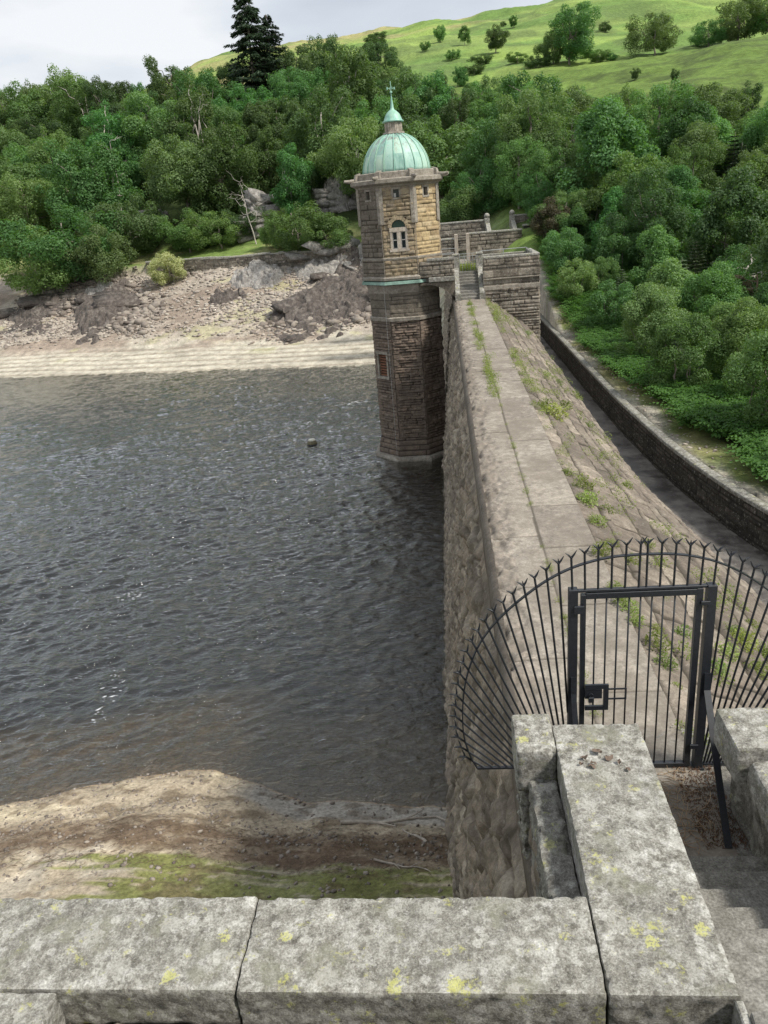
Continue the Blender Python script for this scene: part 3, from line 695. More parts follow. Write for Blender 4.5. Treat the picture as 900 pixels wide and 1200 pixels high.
# string courses, ledges and copper strip
c8 = 1/math.cos(R(22.5))
def lath(name, prof, mat, n=8, smooth=False, a0=R(-112.5), sc_=None): MB().lathe(TX, TY, [(r_*(c8 if n == 8 else 1), z_) for r_, z_ in prof], n, a0).obj(name, mat, tw, smooth)
lath('string_course', [(2.25, -2.98), (2.36, -2.95), (2.38, -2.84), (2.25, -2.78)], M['trim'])
lath('base_ledge', [(2.25, -4.08), (2.42, -4.05), (2.44, -3.92), (2.30, -3.80)], M['trim'])
lath('copper_strip', [(2.30, -4.29), (2.47, -4.28), (2.45, -4.13), (2.30, -4.10)], plain('dull_copper_strip', (.21, .33, .27), .7, 0, .45, 2.2))
lath('corbel_ring', [(2.02, -4.95), (2.10, -4.75), (2.16, -4.60), (2.20, -4.36), (2.30, -4.31)], M['trim'])
lath('shaft_ring', [(2.0, -6.45), (2.16, -6.40), (2.18, -6.22), (2.02, -6.15)], M['trim'])
for i, (r_, z_) in enumerate([(2.13, -13.75), (2.2, -14.05), (2.27, -14.38)]):
    octa_panels('plinth_course', r_, z_-.33, z_, {f: M['shaft'] for f in range(8)}, .33, .8, .06, 500+10*i, du=.06, dv=.06)
    lath('plinth_cap', [(r_-.15, z_-.03), (r_+.01, z_-.02), (r_-.02, z_+.02), (r_-.2, z_+.03)], M['shaft'])
lath('footing_slab', [(2.55, -15.6), (2.58, -14.9), (2.52, -14.76), (2.1, -14.7)], M['trim'])
lath('wall_core', [(1.95, -15.5), (1.95, -4.6)], M['shaft'])
# cornice and blocking course
lath('cornice', [(2.24, .86), (2.34, .93), (2.40, 1.02), (2.58, 1.10), (2.62, 1.14), (2.62, 1.32), (2.55, 1.36), (2.1, 1.40)], M['trim'])
lath('parapet_ring', [(2.24, 1.36), (2.26, 1.38), (2.26, 1.68), (2.20, 1.72), (1.95, 1.72), (1.95, 1.4)], M['trim'])
for f in range(8):
    x_, y_ = octa_pt(f, 2.32*c8); a = R(-112.5+45*f); mb = MB(); d = Vector((math.cos(a), math.sin(a), 0)); s_ = Vector((-d.y, d.x, 0)); p = Vector((x_, y_, 0))
    for (o0, o1, z0, z1, hw) in ((-.28, .08, 1.36, 1.80, .17),):
        V = [p+d*o+s_*s+Vector((0, 0, z)) for (o, s, z) in ((o0, -hw, z0), (o1, -hw, z0), (o1, hw, z0), (o0, hw, z0), (o0, -hw*.8, z1), (o1-.08, -hw*.8, z1-.08), (o1-.08, hw*.8, z1-.08), (o0, hw*.8, z1))]
        mb.add(V, [(3, 2, 1, 0), (4, 5, 6, 7), (0, 1, 5, 4), (1, 2, 6, 5), (2, 3, 7, 6), (3, 0, 4, 7)])
    mb.tube([p-d*.05+Vector((0, 0, 1.42)), p+d*.35+Vector((0, 0, 1.39)), p+d*.68+Vector((0, 0, 1.42))], [.12, .10, .075], 8)
    mb.obj('water_spout', M['trim'], tw)
# pilasters at the corners
for f in range(8):
    r0 = AP*c8; x_, y_ = octa_pt(f, r0); a = R(-112.5+45*f); mb = MB(); p = Vector((x_, y_, 0)); hw = .17
    for sgn in (-1, 1):
        t = a+sgn*R(112.5); d = Vector((math.cos(t), math.sin(t), 0)); nn_ = Vector((math.cos(a+sgn*R(22.5)), math.sin(a+sgn*R(22.5)), 0)); cd = Vector((math.cos(a), math.sin(a), 0))
        V = []
        for z in (-1.02, .93):
            V += [p+Vector((0, 0, z))-cd*.05, p+Vector((0, 0, z))+d*hw, p+Vector((0, 0, z))+d*hw+nn_*.10, p+Vector((0, 0, z))+cd*.108]
        mb.add(V, [(0, 1, 2, 3), (7, 6, 5, 4), (0, 4, 5, 1), (1, 5, 6, 2), (2, 6, 7, 3), (3, 7, 4, 0)])
    mb.obj('pilaster', M['trim'], tw)
for f, s_ in ((0, .04), (1, -.02)):
    x_, y_ = octa_pt(f, AP*c8+.09); MB().tube([(x_, y_, -3.9), (x_, y_, -1.05)], .016, 6).obj('drain_pipe', M['trim'], tw)
# dome
dm = []
for i in range(15):
    t = i/14*R(84); dm.append((1.93*math.cos(t), 1.66+2.12*math.sin(t)))
lath('dome_drum', [(2.0, 1.5), (2.0, 1.64), (1.94, 1.68)], M['trim'], 48, False, 0)
dome = MB().lathe(TX, TY, dm, 64).obj('copper_dome', M['dome'], tw, True)
for i in range(20):
    a = 2*math.pi*i/20; MB().tube([(TX+(r_+.012)*math.cos(a), TY+(r_+.012)*math.sin(a), z_) for r_, z_ in dm], .030, 6).obj('dome_rib', M['copper'], dome)
lath('lantern', [(.62, 3.70), (.60, 3.78), (.48, 3.80), (.46, 4.30), (.40, 4.32)], M['trim'], 8)
for i in range(8):
    a = R(22.5+45*i); mb = MB(); mb.bar((TX+.47*math.cos(a), TY+.47*math.sin(a), 3.85), (TX+.47*math.cos(a), TY+.47*math.sin(a), 4.25), .16, .05, (math.cos(a), math.sin(a), 0)); mb.obj('lantern_louvre', M['trim_pale'], tw)
lath('lantern_dome', [(.60, 4.30), (.61, 4.36), (.52, 4.40), (.47, 4.55), (.38, 4.72), (.24, 4.86), (.12, 4.94), (.09, 5.05), (.065, 5.3), (.03, 5.55), (.025, 5.6)], M['copper'], 24, True, 0)
fin = MB(); fin.tube([(TX, TY, 5.5), (TX, TY, 6.35)], .022, 8); fin.lathe(TX, TY, [(.01, 5.72), (.07, 5.77), (.07, 5.83), (.01, 5.88)], 10)
for a in (20, 110): d = Vector((math.cos(R(a)), math.sin(R(a)), 0)); fin.bar(Vector((TX, TY, 6.0))-d*.22, Vector((TX, TY, 6.0))+d*.22, .03); fin.bar(Vector((TX, TY, 6.0))+d*.17, Vector((TX, TY, 6.0))+d*.24, .12, .02); fin.bar(Vector((TX, TY, 6.0))-d*.24, Vector((TX, TY, 6.0))-d*.17, .12, .02)
fin.obj('weather_vane', M['copper'], tw)
# windows
yf = TY-AP
def face_xf(f):
    r = AP*c8; a = Vector((*octa_pt(f, r), 0)); b = Vector((*octa_pt(f+1, r), 0)); d = (b-a).normalized(); nrm = Vector((d.y, -d.x, 0)); mid_ = (a+b)/2
    return lambda u, o, z: mid_+d*u+nrm*o+Vector((0, 0, z))
def fbox(mb, T, u0, u1, o0, o1, z0, z1):
    V = [T(u, o, z) for z in (z0, z1) for (u, o) in ((u0, o1), (u1, o1), (u1, o0), (u0, o0))]
    mb.add(V, [(3, 2, 1, 0), (4, 5, 6, 7), (0, 1, 5, 4), (1, 2, 6, 5), (2, 3, 7, 6), (3, 0, 4, 7)])
for f in (7, 0, 1):
    T = face_xf(f); mb = MB(); z0, z1 = .36, .78
    fbox(mb, T, -.26, -.16, -.3, .05, z0, z1); fbox(mb, T, .16, .26, -.3, .05, z0, z1); fbox(mb, T, -.26, .26, -.3, .06, z1+.002, z1+.11); fbox(mb, T, -.26, .26, -.3, .07, z0-.1, z0-.002)
    wdw = mb.obj('small_window', M['trim'], tw); g = MB(); fbox(g, T, -.16, .16, -.24, -.22, z0, z1); g.obj('pane', M['glass'], wdw)
    if f != 7: s_ = MB(); fbox(s_, T, -.14, -.02, -.2, -.17, z0+.02, z0+.22); s_.obj('louvre_slat', M['white'], wdw)
T = face_xf(0); mb = MB()
# two light mullioned window, arched fanlight, voussoirs
zb, zt = -2.36, -1.43
for (u0, u1) in ((-.50, -.38), (-.10, .10), (.38, .50)): fbox(mb, T, u0, u1, -.28, .06, zb, zt)
fbox(mb, T, -.56, .56, -.28, .09, zb-.14, zb-.002); fbox(mb, T, -.52, .52, -.28, .075, zt+.002, zt+.22)
win = mb.obj('mullioned_window', M['trim_pale'], tw)
for u0, u1 in ((-.38, -.10), (.10, .38)):
    fr = MB(); fbox(fr, T, u0, u0+.04, -.2, -.15, zb, zt); fbox(fr, T, u1-.04, u1, -.2, -.15, zb, zt); fbox(fr, T, u0+.04, u1-.04, -.2, -.15, zt-.05, zt); fbox(fr, T, u0+.04, u1-.04, -.2, -.15, zb, zb+.05); fbox(fr, T, u0+.04, u1-.04, -.2, -.14, -1.91, -1.86)
    fo = fr.obj('window_frame', M['white'], win); g = MB(); fbox(g, T, u0, u1, -.24, -.22, zb, zt); g.obj('pane', M['glass'], win)
zc = zt+.22; fan = MB(); V = [T(0, -.14, zc)]+[T(.40*math.cos(t), -.14, zc+.42*math.sin(t)) for t in np.linspace(0, math.pi, 17)]; fan.add(V, [(0, i, i+1) for i in range(1, 17)]); fan.obj('arched_pane', plain('green_fanlight', (.035, .075, .06), .2), tw)
bk_ = MB(); fbox(bk_, T, -.5, .5, -.32, -.30, zb, zc+.55); bk_.obj('window_back', M['tower_dark'], tw)
vs_ = MB()
for i in range(9):
    t0, t1 = math.pi*i/9+.02, math.pi*(i+1)/9-.02; ro = .74 if i in (4,) else (.66 if i % 2 else .60)
    V = [T(r_*math.cos(t), o, zc+r_*math.sin(t)*1.03) for o in (.08, -.25) for (r_, t) in ((.40, t0), (ro, t0), (ro, t1), (.40, t1))]
    vs_.add(V, [(0, 1, 2, 3), (7, 6, 5, 4), (0, 4, 5, 1), (1, 5, 6, 2), (2, 6, 7, 3), (3, 7, 4, 0)])
vs_.obj('arch_voussoirs', G_, tw, cols=np.tile(np.array([[.8, 1, .5]]), (len(vs_.v), 1)))
# spandrel fill beside the arch
sp_ = MB(); fbox(sp_, T, -.52, -.40, -.28, .03, zc, zc+.50); fbox(sp_, T, .40, .52, -.28, .03, zc, zc+.50); fbox(sp_, T, -.52, .52, -.28, .03, zc+.42, zc+.56)
sp_.obj('spandrel', G_, tw, cols=np.tile(np.array([[.3, 1, .5]]), (len(sp_.v), 1)))
# louvred opening low on the shaft, left face
r_ = 2.03*c8; a_ = Vector((*octa_pt(7, r_), 0)); b_ = Vector((*octa_pt(8, r_), 0)); d_ = (b_-a_).normalized(); nr = Vector((d_.y, -d_.x, 0))
TL = lambda u, o, z: a_+d_*u+nr*o+Vector((0, 0, z))
mb = MB(); zl0, zl1 = -9.75, -8.4
fbox(mb, TL, .20, .34, -.25, .09, zl0, zl1); fbox(mb, TL, 1.06, 1.20, -.25, .09, zl0, zl1); fbox(mb, TL, .16, 1.24, -.25, .13, zl1+.002, zl1+.16); fbox(mb, TL, .16, 1.24, -.25, .15, zl0-.16, zl0-.002)
lv = mb.obj('louvre_surround', M['trim'], tw)
mb = MB(); fbox(mb, TL, .34, 1.06, -.25, -.2, zl0, zl1)
for i in range(8): z = zl0+.06+i*.165; mb.add([TL(.34, -.16, z+.1), TL(1.06, -.16, z+.1), TL(1.06, .02, z), TL(.34, .02, z), TL(.34, -.16, z+.07), TL(1.06, -.16, z+.07), TL(1.06, .02, z-.03), TL(.34, .02, z-.03)], [(3, 2, 1, 0), (4, 5, 6, 7), (0, 1, 5, 4), (1, 2, 6, 5), (2, 3, 7, 6), (3, 0, 4, 7)])
mb.obj('rusty_louvre', M['rust'], tw)
MB().tube([(TX-L_/2-.15, TY-2.3, -15.2), (TX-L_/2-.15, TY-2.38, -4.3)], .007, 6).obj('level_cable', M['galv'], tw)

# ---------------------------------------------------------------- terrace, bridge and stairs beside the tower
te = empty('stone_terrace', (2.5, 48, CZ), 'lichened stone terrace block with stairs, joined to the domed tower by a bridge', 'terrace')
TE = M['terrace']
# bridge front wall between tower and stairs
panel('bridge_wall', (TX+L_/2+.1, 46.0, -4.05), (1, 0, 0), (0, 0, 1), .64-(TX+L_/2+.1), .88, TE, te, .22, .6, .05, .05, .04, 600, edge=.02)
MB().box(TX+L_/2+.55, .66, 45.93, 46.28, -3.17, -3.02, .02).box(TX+L_/2+.6, .66, 45.9, 46.2, -4.32, -4.05, .03).obj('bridge_coping', M['coping_side'], te)
# arch ring under the bridge
mb = MB(); x0, x1 = -1.35, .66; n = 12; zs = -4.34
pts = []
for i in range(n+1):
    t = i/n; x = x0+(x1-x0)*t; pts.append((x, zs-.12-.85*max(0, (t-.15)/.85)**2.2))
V = []
for (x, z) in pts: V += [(x, 46.06, z), (x, 46.06, zs), (x, 50.3, z), (x, 50.3, zs)]
Fq = []
for i in range(n): a = 4*i; b = a+4; Fq += [(a, b, b+1, a+1), (a, a+2, b+2, b), (a+2, a+3, b+3, b+2), (a+1, b+1, b+3, a+3)]
mb.add(V, Fq); mb.obj('bridge_arch', D_, te, cols=np.tile(np.array([[.2, 1, .5]]), (len(V), 1)))
vo = MB()
for i in range(n):
    (xa, za), (xb, zb2) = pts[i], pts[i+1]; g = .012; dz = .26
    if za-.0 > zs-.1: continue
    vo.add([(xa+g, 46.02, za), (xb-g, 46.02, zb2), (xb-g+.10, 46.02, min(zs, zb2+dz)), (xa+g+.10, 46.02, min(zs, za+dz)), (xa+g, 46.3, za), (xb-g, 46.3, zb2), (xb-g+.1, 46.3, min(zs, zb2+dz)), (xa+g+.1, 46.3, min(zs, za+dz))], [(0, 1, 2, 3), (7, 6, 5, 4), (0, 4, 5, 1), (1, 5, 6, 2), (2, 6, 7, 3), (3, 7, 4, 0)])
if vo.v: vo.obj('arch_stones', D_, te, cols=np.tile(np.array([[.6, 1, .5]]), (len(vo.v), 1)))
# deck
MB().box(-1.4, .65, 46.25, 50.35, -4.33, -4.10).box(2.2, 5.2, 46.4, 50.2, -4.4, -4.12).box(.7, 2.2, 47.8, 50.2, -4.4, -4.05).obj('terrace_deck', M['step'], te)
# right block walls
X0b, X1b = 2.28, 5.42
panel('terrace_front', (X0b, 46.0, -3.86-.0), (1, 0, 0), (0, 0, 1), X1b-X0b, .58, TE, te, .2, .5, .05, .045, .035, 610, edge=.02)
panel('terrace_band', (X0b-.04, 45.94, -4.34), (1, 0, 0), (0, 0, 1), X1b-X0b+.1, .48, TE, te, .48, 1.3, .03, .05, .04, 611, edge=.02)
panel('terrace_front', (X0b, 46.03, -4.95), (1, 0, 0), (0, 0, 1), X1b-X0b-.03, .62, TE, te, .3, .9, .03, .045, .035, 612, edge=.02)
panel('terrace_front', (X0b, 46.0, -10.8), (1, 0, 0), (0, 0, 1), X1b-X0b, 5.87, TE, te, .19, .7, .10, .045, .035, 613, edge=.03, cvar=.4)
panel('terrace_side', (X1b, 46.0, -10.8), (0, 1, 0), (0, 0, 1), 4.4, 7.5, TE, te, .24, .7, .08, .08, .05, 614, edge=.03)
MB().box(X0b, X1b+.03, 45.96, 46.3, -3.29, -3.16, .02).box(X1b-.3, X1b+.03, 46.302, 50.4, -3.29, -3.16, .02).box(X0b, X1b, 50.1, 50.4, -3.75, -3.3, .02).obj('terrace_coping', M['coping'], te)
MB().box(X0b-.02, X1b+.05, 45.92, 46.2, -4.44, -4.35, .02).box(X0b-.02, X1b+.03, 45.95, 46.2, -5.02, -4.78, .02).box(X0b, X1b-.25, 46.12, 46.4, -4.1, -3.3).box(X1b-.25, X1b-.05, 46.2, 50.3, -4.1, -3.3).obj('string_course', M['trim'], te)
# stairs up from the crest to the terrace
for i in range(9):
    MB().box(.90, 2.05, 45.62+i*.27, 48.2, CZ-.02+i*.152, CZ-.004+(i+1)*.152, .01).obj('stair_step', M['step'], te)
for xc_, w_ in ((.78, .26), (2.16, .26)):
    MB().box(xc_-w_/2-.03, xc_+w_/2+.03, 45.30, 45.68, CZ-.1, CZ+.42, .04).obj('newel_post', M['coping_side'], te)
    b = MB(); V = [(xc_-w_/2, 45.69, CZ-.05), (xc_+w_/2, 45.69, CZ-.05), (xc_+w_/2, 47.9, CZ-.05), (xc_-w_/2, 47.9, CZ-.05), (xc_-w_/2, 45.69, CZ+.36), (xc_+w_/2, 45.69, CZ+.36), (xc_+w_/2, 47.9, CZ+1.75), (xc_-w_/2, 47.9, CZ+1.75)]
    b.add(V, [(3, 2, 1, 0), (4, 5, 6, 7), (0, 1, 5, 4), (1, 2, 6, 5), (2, 3, 7, 6), (3, 0, 4, 7)]); b.obj('stair_parapet', M['coping'], te)
    MB().box(xc_-.19, xc_+.19, 47.7, 48.1, CZ+1.3, -3.12, .03).box(xc_-.22, xc_+.22, 47.67, 48.13, -3.118, -2.98, .04).obj('pier', M['coping'], te)
# railings
def railing(pts, h, name='railing', step=1.1, parent=te, r=.022):
    o = MB()
    for a, b in zip(pts[:-1], pts[1:]):
        a, b = Vector(a), Vector(b); n_ = max(1, int((b-a).length/step))
        for q in (h, h*.55): o.tube([a+Vector((0, 0, q)), b+Vector((0, 0, q))], r, 6)
        for i in range(n_+1): p = a.lerp(b, i/n_); o.tube([p, p+Vector((0, 0, h))], r*1.1, 6)
    return o.obj(name, M['galv'], parent)
railing([(2.35, 49.9, -4.12), (5.1, 49.9, -4.12), (5.1, 46.6, -4.12)], 1.05)
railing([(-.2, 50.0, -4.1), (.7, 50.0, -4.1)], 1.05)
railing([(.85, 48.25, -4.05), (2.1, 48.25, -4.05)], .85, 'cross_rail', .14, r=.012)
railing([(.8, 49.9, -4.05), (2.1, 49.9, -4.05)], .9, 'cross_rail', .25, r=.014)

# ---------------------------------------------------------------- far abutment walls at the end of the dam
ab = empty('abutment_walls', (2, 78, CZ), 'stepped lichened stone walls and gateposts on the bank behind the domed tower', 'stone walls')
YA = 78.0
def wallbox(name, x0, x1, y, z0, z1, seed, parent=ab, thick=.6, mat=TE, cap=True):
    panel(name, (x0, y, z0), (1, 0, 0), (0, 0, 1), x1-x0, z1-z0, mat, parent, .28, .7, .06, .09, .07, seed, edge=.03)
    mb = MB().box(x0+.01, x1-.01, y+.02, y+thick, z0, z1)
    mb.obj(name+'_core', M['coping_side'], parent)
    if cap: MB().box(x0-.05, x1+.05, y-.08, y+thick+.08, z1+.002, z1+.18, .04).obj(name+'_coping', M['coping'], parent)
wallbox('lower_wall', -5.5, 1.2, YA, -6.4, -3.6, 701)
wallbox('lower_wall', 2.6, 7.6, YA+.0, -6.4, -3.25, 702)
for x_ in (1.25, 2.35): MB().box(x_-.02, x_+.3, YA-.2, YA+.5, -6.4, -3.1, .03).obj('gate_pier', M['trim_pale'], ab)
wallbox('upper_wall', -5.5, 4.4, YA+5, -5, -2.3, 703)
wallbox('upper_wall', 7.4, 10.6, YA+5, -5, -2.1, 704)
for x_, zt_ in ((4.5, -2.0), (7.0, -1.9)):
    MB().box(x_-.1, x_+.4, YA+4.8, YA+5.5, -5, zt_, .03).obj('gate_pier', M['coping'], ab)
    s = MB(); s.lathe(x_+.15, YA+5.1, [(.05, zt_), (.26, zt_+.08), (.28, zt_+.25), (.15, zt_+.42), (.02, zt_+.46)], 10); s.obj('ball_finial', M['coping'], ab, True)
for x_, zt_ in ((4.5, -2.0), (7.0, -1.9)):
    b = MB(); V = [(x_, YA+1, -6), (x_+.4, YA+1, -6), (x_+.4, YA+4.8, -6), (x_, YA+4.8, -6), (x_, YA+1, -3.6), (x_+.4, YA+1, -3.6), (x_+.4, YA+4.8, zt_-.5), (x_, YA+4.8, zt_-.5)]
    b.add(V, [(3, 2, 1, 0), (4, 5, 6, 7), (0, 1, 5, 4), (1, 2, 6, 5), (2, 3, 7, 6), (3, 0, 4, 7)]); b.obj('stair_cheek', M['coping'], ab)
for i in range(12): MB().box(4.9, 7.0, YA+1+i*.32, YA+5.2, -6.2+i*.0, -5.6+i*.19).obj('stair_step', M['step'], ab)
wallbox('garden_wall', 8.0, 12.5, YA+2.6, -5.5, -3.0, 705, mat=M['retain'])
railing([(-3, YA-1, -5.4), (1.3, YA-1, -5.4)], 1.1, 'handrail', 1.2, ab)
# wall along the grass bank across the water
bwl = empty('bank_wall', (-34, 108, -6.7), 'low grey stone wall holding the grass bank above the far beach', 'stone wall')
xw_ = np.linspace(-42, -12, 500); yw_ = shore_far(xw_)+WALL_A-.15
arc = np.concatenate([[0], np.cumsum(np.hypot(np.diff(xw_), np.diff(yw_)))])
U, V, D, Cc, Fc = masonry(arc[-1], 2.6, .22, .8, .07, .1, .07, 44, .03, .03, us=arc, vs=np.linspace(0, 2.6, 36))
P = np.stack([xw_+0*V, yw_-D, -7.5+V+.12*fbm(xw_*.3, 0, 0, 5, 2)], -1)
mk('wall_face', P.reshape(-1, 3), Fc, M['terrace'], bwl, False, Cc.reshape(-1, 3))
mb = MB(); rs = np.random.RandomState(9); x = -42.
while x < -12.5:
    L2 = rs.uniform(.7, 1.5); y0 = float(shore_far(x+L2/2))+WALL_A-.15; z0 = -4.9+.12*float(fbm((x+L2/2)*.3, 0, 0, 5, 2))
    mb.box(x, x+L2-.03, y0-.15+rs.uniform(-.05, .05), y0+.7, z0, z0+rs.uniform(.16, .32), .04); x += L2
mb.obj('wall_coping', M['coping'], bwl)
#@@NEAR
# ---------------------------------------------------------------- near parapet, steps and landing
pw = empty('parapet_wall', (0, 3.4, -5.4), 'broad lichen-spotted stone parapet in the foreground with a long arm pointing at the gate', 'parapet wall')
CP, CS = M['coping'], M['coping_side']
rough_box('coping_stone', -1.466, .726, 3.125, 3.80, -4.62, -4.30, CP, pw, .006, .022, 1)
rough_box('coping_stone', -3.9, -1.476, 3.135, 3.81, -4.62, -4.302, CP, pw, .006, .022, 2)
rough_box('coping_stone', .737, 1.470, 3.12, 5.58, -4.62, -4.30, CP, pw, .006, .022, 3)
rough_box('coping_stone', -3.9, -2.58, 1.4, 3.118, -4.64, -4.305, CP, pw, .006, .022, 4)
rough_box('end_cap', .40, .735, 5.22, 5.74, -4.72, -4.29, CP, pw, .006, .022, 5, .03)
rough_box('ledge_stone', .50, .733, 3.85, 5.205, -4.95, -4.56, CS, pw, .02, .03, 6, .03)
# battered rubble body under the copings
def rubble(name, O, Ud, Vd, L, H, seed, mat=M['terrace'], course=.24, blk=.55, bulge=.05, edge=0): return panel(name, O, Ud, Vd, L, H, mat, pw, course, blk, bulge, .03, .03, seed, .03, edge=edge)
rubble('inner_face', (-2.6, 3.16, -7.5), (1, 0, 0), (0, 0, 1), 4.04, 2.9, 801)
rubble('inner_face', (-2.60, 1.4, -7.5), (0, 1, 0), (0, 0, 1), 1.75, 2.9, 802)
rubble('outer_face', (.75, 3.77, -9.5), (-1, 0, 0), (0, 0, 1), 4.6, 4.95, 803)
rubble('side_face', (.58, 5.7, -12.5), (0, -1, 0), (0, 0, 1), 1.95, 7.8, 804, M['dam_face'], course=.3, bulge=.09, edge=.05)
rubble('stair_face', (1.44, 3.0, -5.5), (0, 1, 0), (0, 0, 1), 2.55, .92, 805)
rubble('end_face', (1.44, 5.55, -5.5), (-1, 0, 0), (0, 0, 1), 1.0, .92, 806)
MB().box(-2.55, .5, 3.3, 3.74, -9, -4.64).box(.72, 1.36, 3.3, 5.4, -9, -4.64).box(.50, .70, 3.8, 5.1, -9, -4.97).box(.50, .76, 5.28, 5.68, -5.6, -4.74).obj('wall_core', CS, pw)
rough_box('pier_block', .45, .76, 5.25, 5.72, -5.5, -4.735, CS, pw, .03, .03, 7, .04)
# abutment masonry carrying the steps (below the landing)
sb = empty('stone_staircase', (1.9, 4, -5.4), 'worn stone steps climbing beside the parapet from the gate landing', 'steps')
rough_box('landing_slab', 1.42, 2.62, 5.03, 6.9, -5.8, -5.402, M['step'], sb, .006, .03, 11, .01)
MB().box(1.425, 1.473, 1.0, 3.11, -5.2, -4.315, .008).obj('stair_curb', CP, sb)
rough_box('upper_landing', 1.475, 3.4, .55, 2.74, -4.62, -4.282, M['step'], sb, .006, .05, 51, .012)
for i in range(8):
    y1 = 5.05-.288*i
    rough_box('step', 1.475, 2.9+.05*i, y1-.288, y1-.006, -5.8+.14*i, -5.40+.14*(i+1), M['step'], sb, .005, .03, 20+i, .012)
MB().box(1.46, 3.6, -.5, 5.1, -9, -5.83).obj('stair_base', CS, sb)
# right hand wall
rwl = empty('stair_wall', (2.6, 5.2, -5.4), 'lichened stone block wall to the right of the gate landing', 'wall')
rough_box('coping_stone', 2.17, 3.9, 5.22, 5.76, -4.66, -4.30, CP, rwl, .006, .022, 31, .02)
rough_box('coping_stone', 2.26, 3.9, 3.6, 5.205, -4.72, -4.40, CP, rwl, .006, .022, 32, .035)
panel('wall_face', (2.40, 5.72, -5.7), (0, -1, 0), (0, 0, 1), 2.4, 1.05, M['coping_side'], rwl, .4, .7, .04, .03, .03, 812, .02)
panel('wall_end', (3.9, 5.72, -5.9), (-1, 0, 0), (0, 0, 1), 1.5, 1.25, M['terrace'], rwl, .3, .6, .05, .03, .03, 813, .02)
MB().box(2.45, 3.9, 3.4, 5.68, -6.2, -4.73).obj('wall_core', CS, rwl)
# upper terrace the photograph was taken from (behind and below the lens)
vt = empty('upper_terrace', (0, -2, -1.7), 'stone upper terrace at the head of the steps', 'terrace')
panel('terrace_wall', (-12, .45, -9), (1, 0, 0), (0, 0, 1), 13.4, 7.4, M['terrace'], vt, .35, .8, .05, .12, .08, 820) if 0 else None
MB().box(-12, 3.8, -9, .5, -9, -1.65).obj('terrace_body', CS, vt)

# ---------------------------------------------------------------- gate and fan railing
IR = M['iron']; GY = 6.3
gt = empty('security_gate', (1.64, GY, -5.4), 'black metal bar gate with square lock box closing off the dam crest', 'gate')
def gbox(n, x0, x1, z0, z1, y0=GY-.025, y1=GY+.025, p=gt, bev=.004): return MB().box(x0, x1, y0, y1, z0, z1, bev).obj(n, IR, p)
pL = gbox('gate_post', .985, 1.065, -5.4, -3.36, GY-.04, GY+.04); pR = gbox('gate_post', 2.205, 2.285, -5.4, -3.37, GY-.04, GY+.04)
lf = gbox('gate_leaf', 1.095, 1.14, -5.36, -3.42)
mb = MB(); mb.box(2.115, 2.17, GY-.025, GY+.025, -5.38, -3.40, .004).box(1.141, 2.114, GY-.025, GY+.025, -3.465, -3.405, .004).box(1.141, 2.114, GY-.025, GY+.025, -5.38, -5.335, .004); mb.obj('leaf_rail', IR, lf)
gbox('top_bar', 1.066, 2.204, -3.398, -3.372, GY-.02, GY+.02)
for i in range(9):
    x = 1.225+i*.101; MB().tube([(x, GY, -5.335), (x, GY, -3.465)], .0085, 8).obj('gate_bar', IR, lf, True)
MB().box(1.141, 1.36, GY-.05, GY-.026, -4.42, -4.375).box(1.141, 1.36, GY-.05, GY-.026, -4.66, -4.615).box(1.316, 1.36, GY-.05, GY-.026, -4.614, -4.421).box(1.141, 1.30, GY-.045, GY-.015, -4.53, -4.43).obj('lock_box', IR, lf)
MB().box(1.361, 1.53, GY-.04, GY-.03, -4.44, -4.425).box(1.361, 1.53, GY-.04, GY-.03, -4.55, -4.535).box(1.516, 1.53, GY-.04, GY-.03, -4.534, -4.441).obj('bolt_guard', IR, lf)
pd = MB(); pd.box(1.17, 1.22, GY-.075, GY-.05, -4.56, -4.50, .006); pd.tube([(1.18, GY-.062, -4.50), (1.18, GY-.062, -4.47), (1.195, GY-.062, -4.455), (1.21, GY-.062, -4.47), (1.21, GY-.062, -4.50)], .005, 6); pd.obj('padlock', IR, lf)
gbox('hinge', 1.03, 1.12, -3.60, -3.52, GY-.055, GY-.03)
gbox('hinge', 2.15, 2.23, -3.56, -3.52, GY-.05, GY-.028); gbox('hinge', 2.15, 2.23, -5.15, -5.10, GY-.05, GY-.028)
def stay(pts, w=.05): 
    m = MB()
    for a, b in zip(pts[:-1], pts[1:]): m.bar(a, b, .014, w, (1, 0, 0))
    return m.obj('stay_bar', IR, gt)
stay([(2.262, GY-.045, -4.28), (2.262, GY-.06, -4.46), (2.23, 5.62, -5.10), (2.20, 5.25, -5.39)], .06)
stay([(1.03, GY-.045, -4.28), (1.03, GY-.06, -4.46), (1.05, 5.9, -5.38)], .05)
MB().box(2.19, 2.30, GY-.06, GY+.06, -5.41, -5.385).box(.97, 1.08, GY-.06, GY+.06, -5.41, -5.385).obj('base_plate', IR, gt)

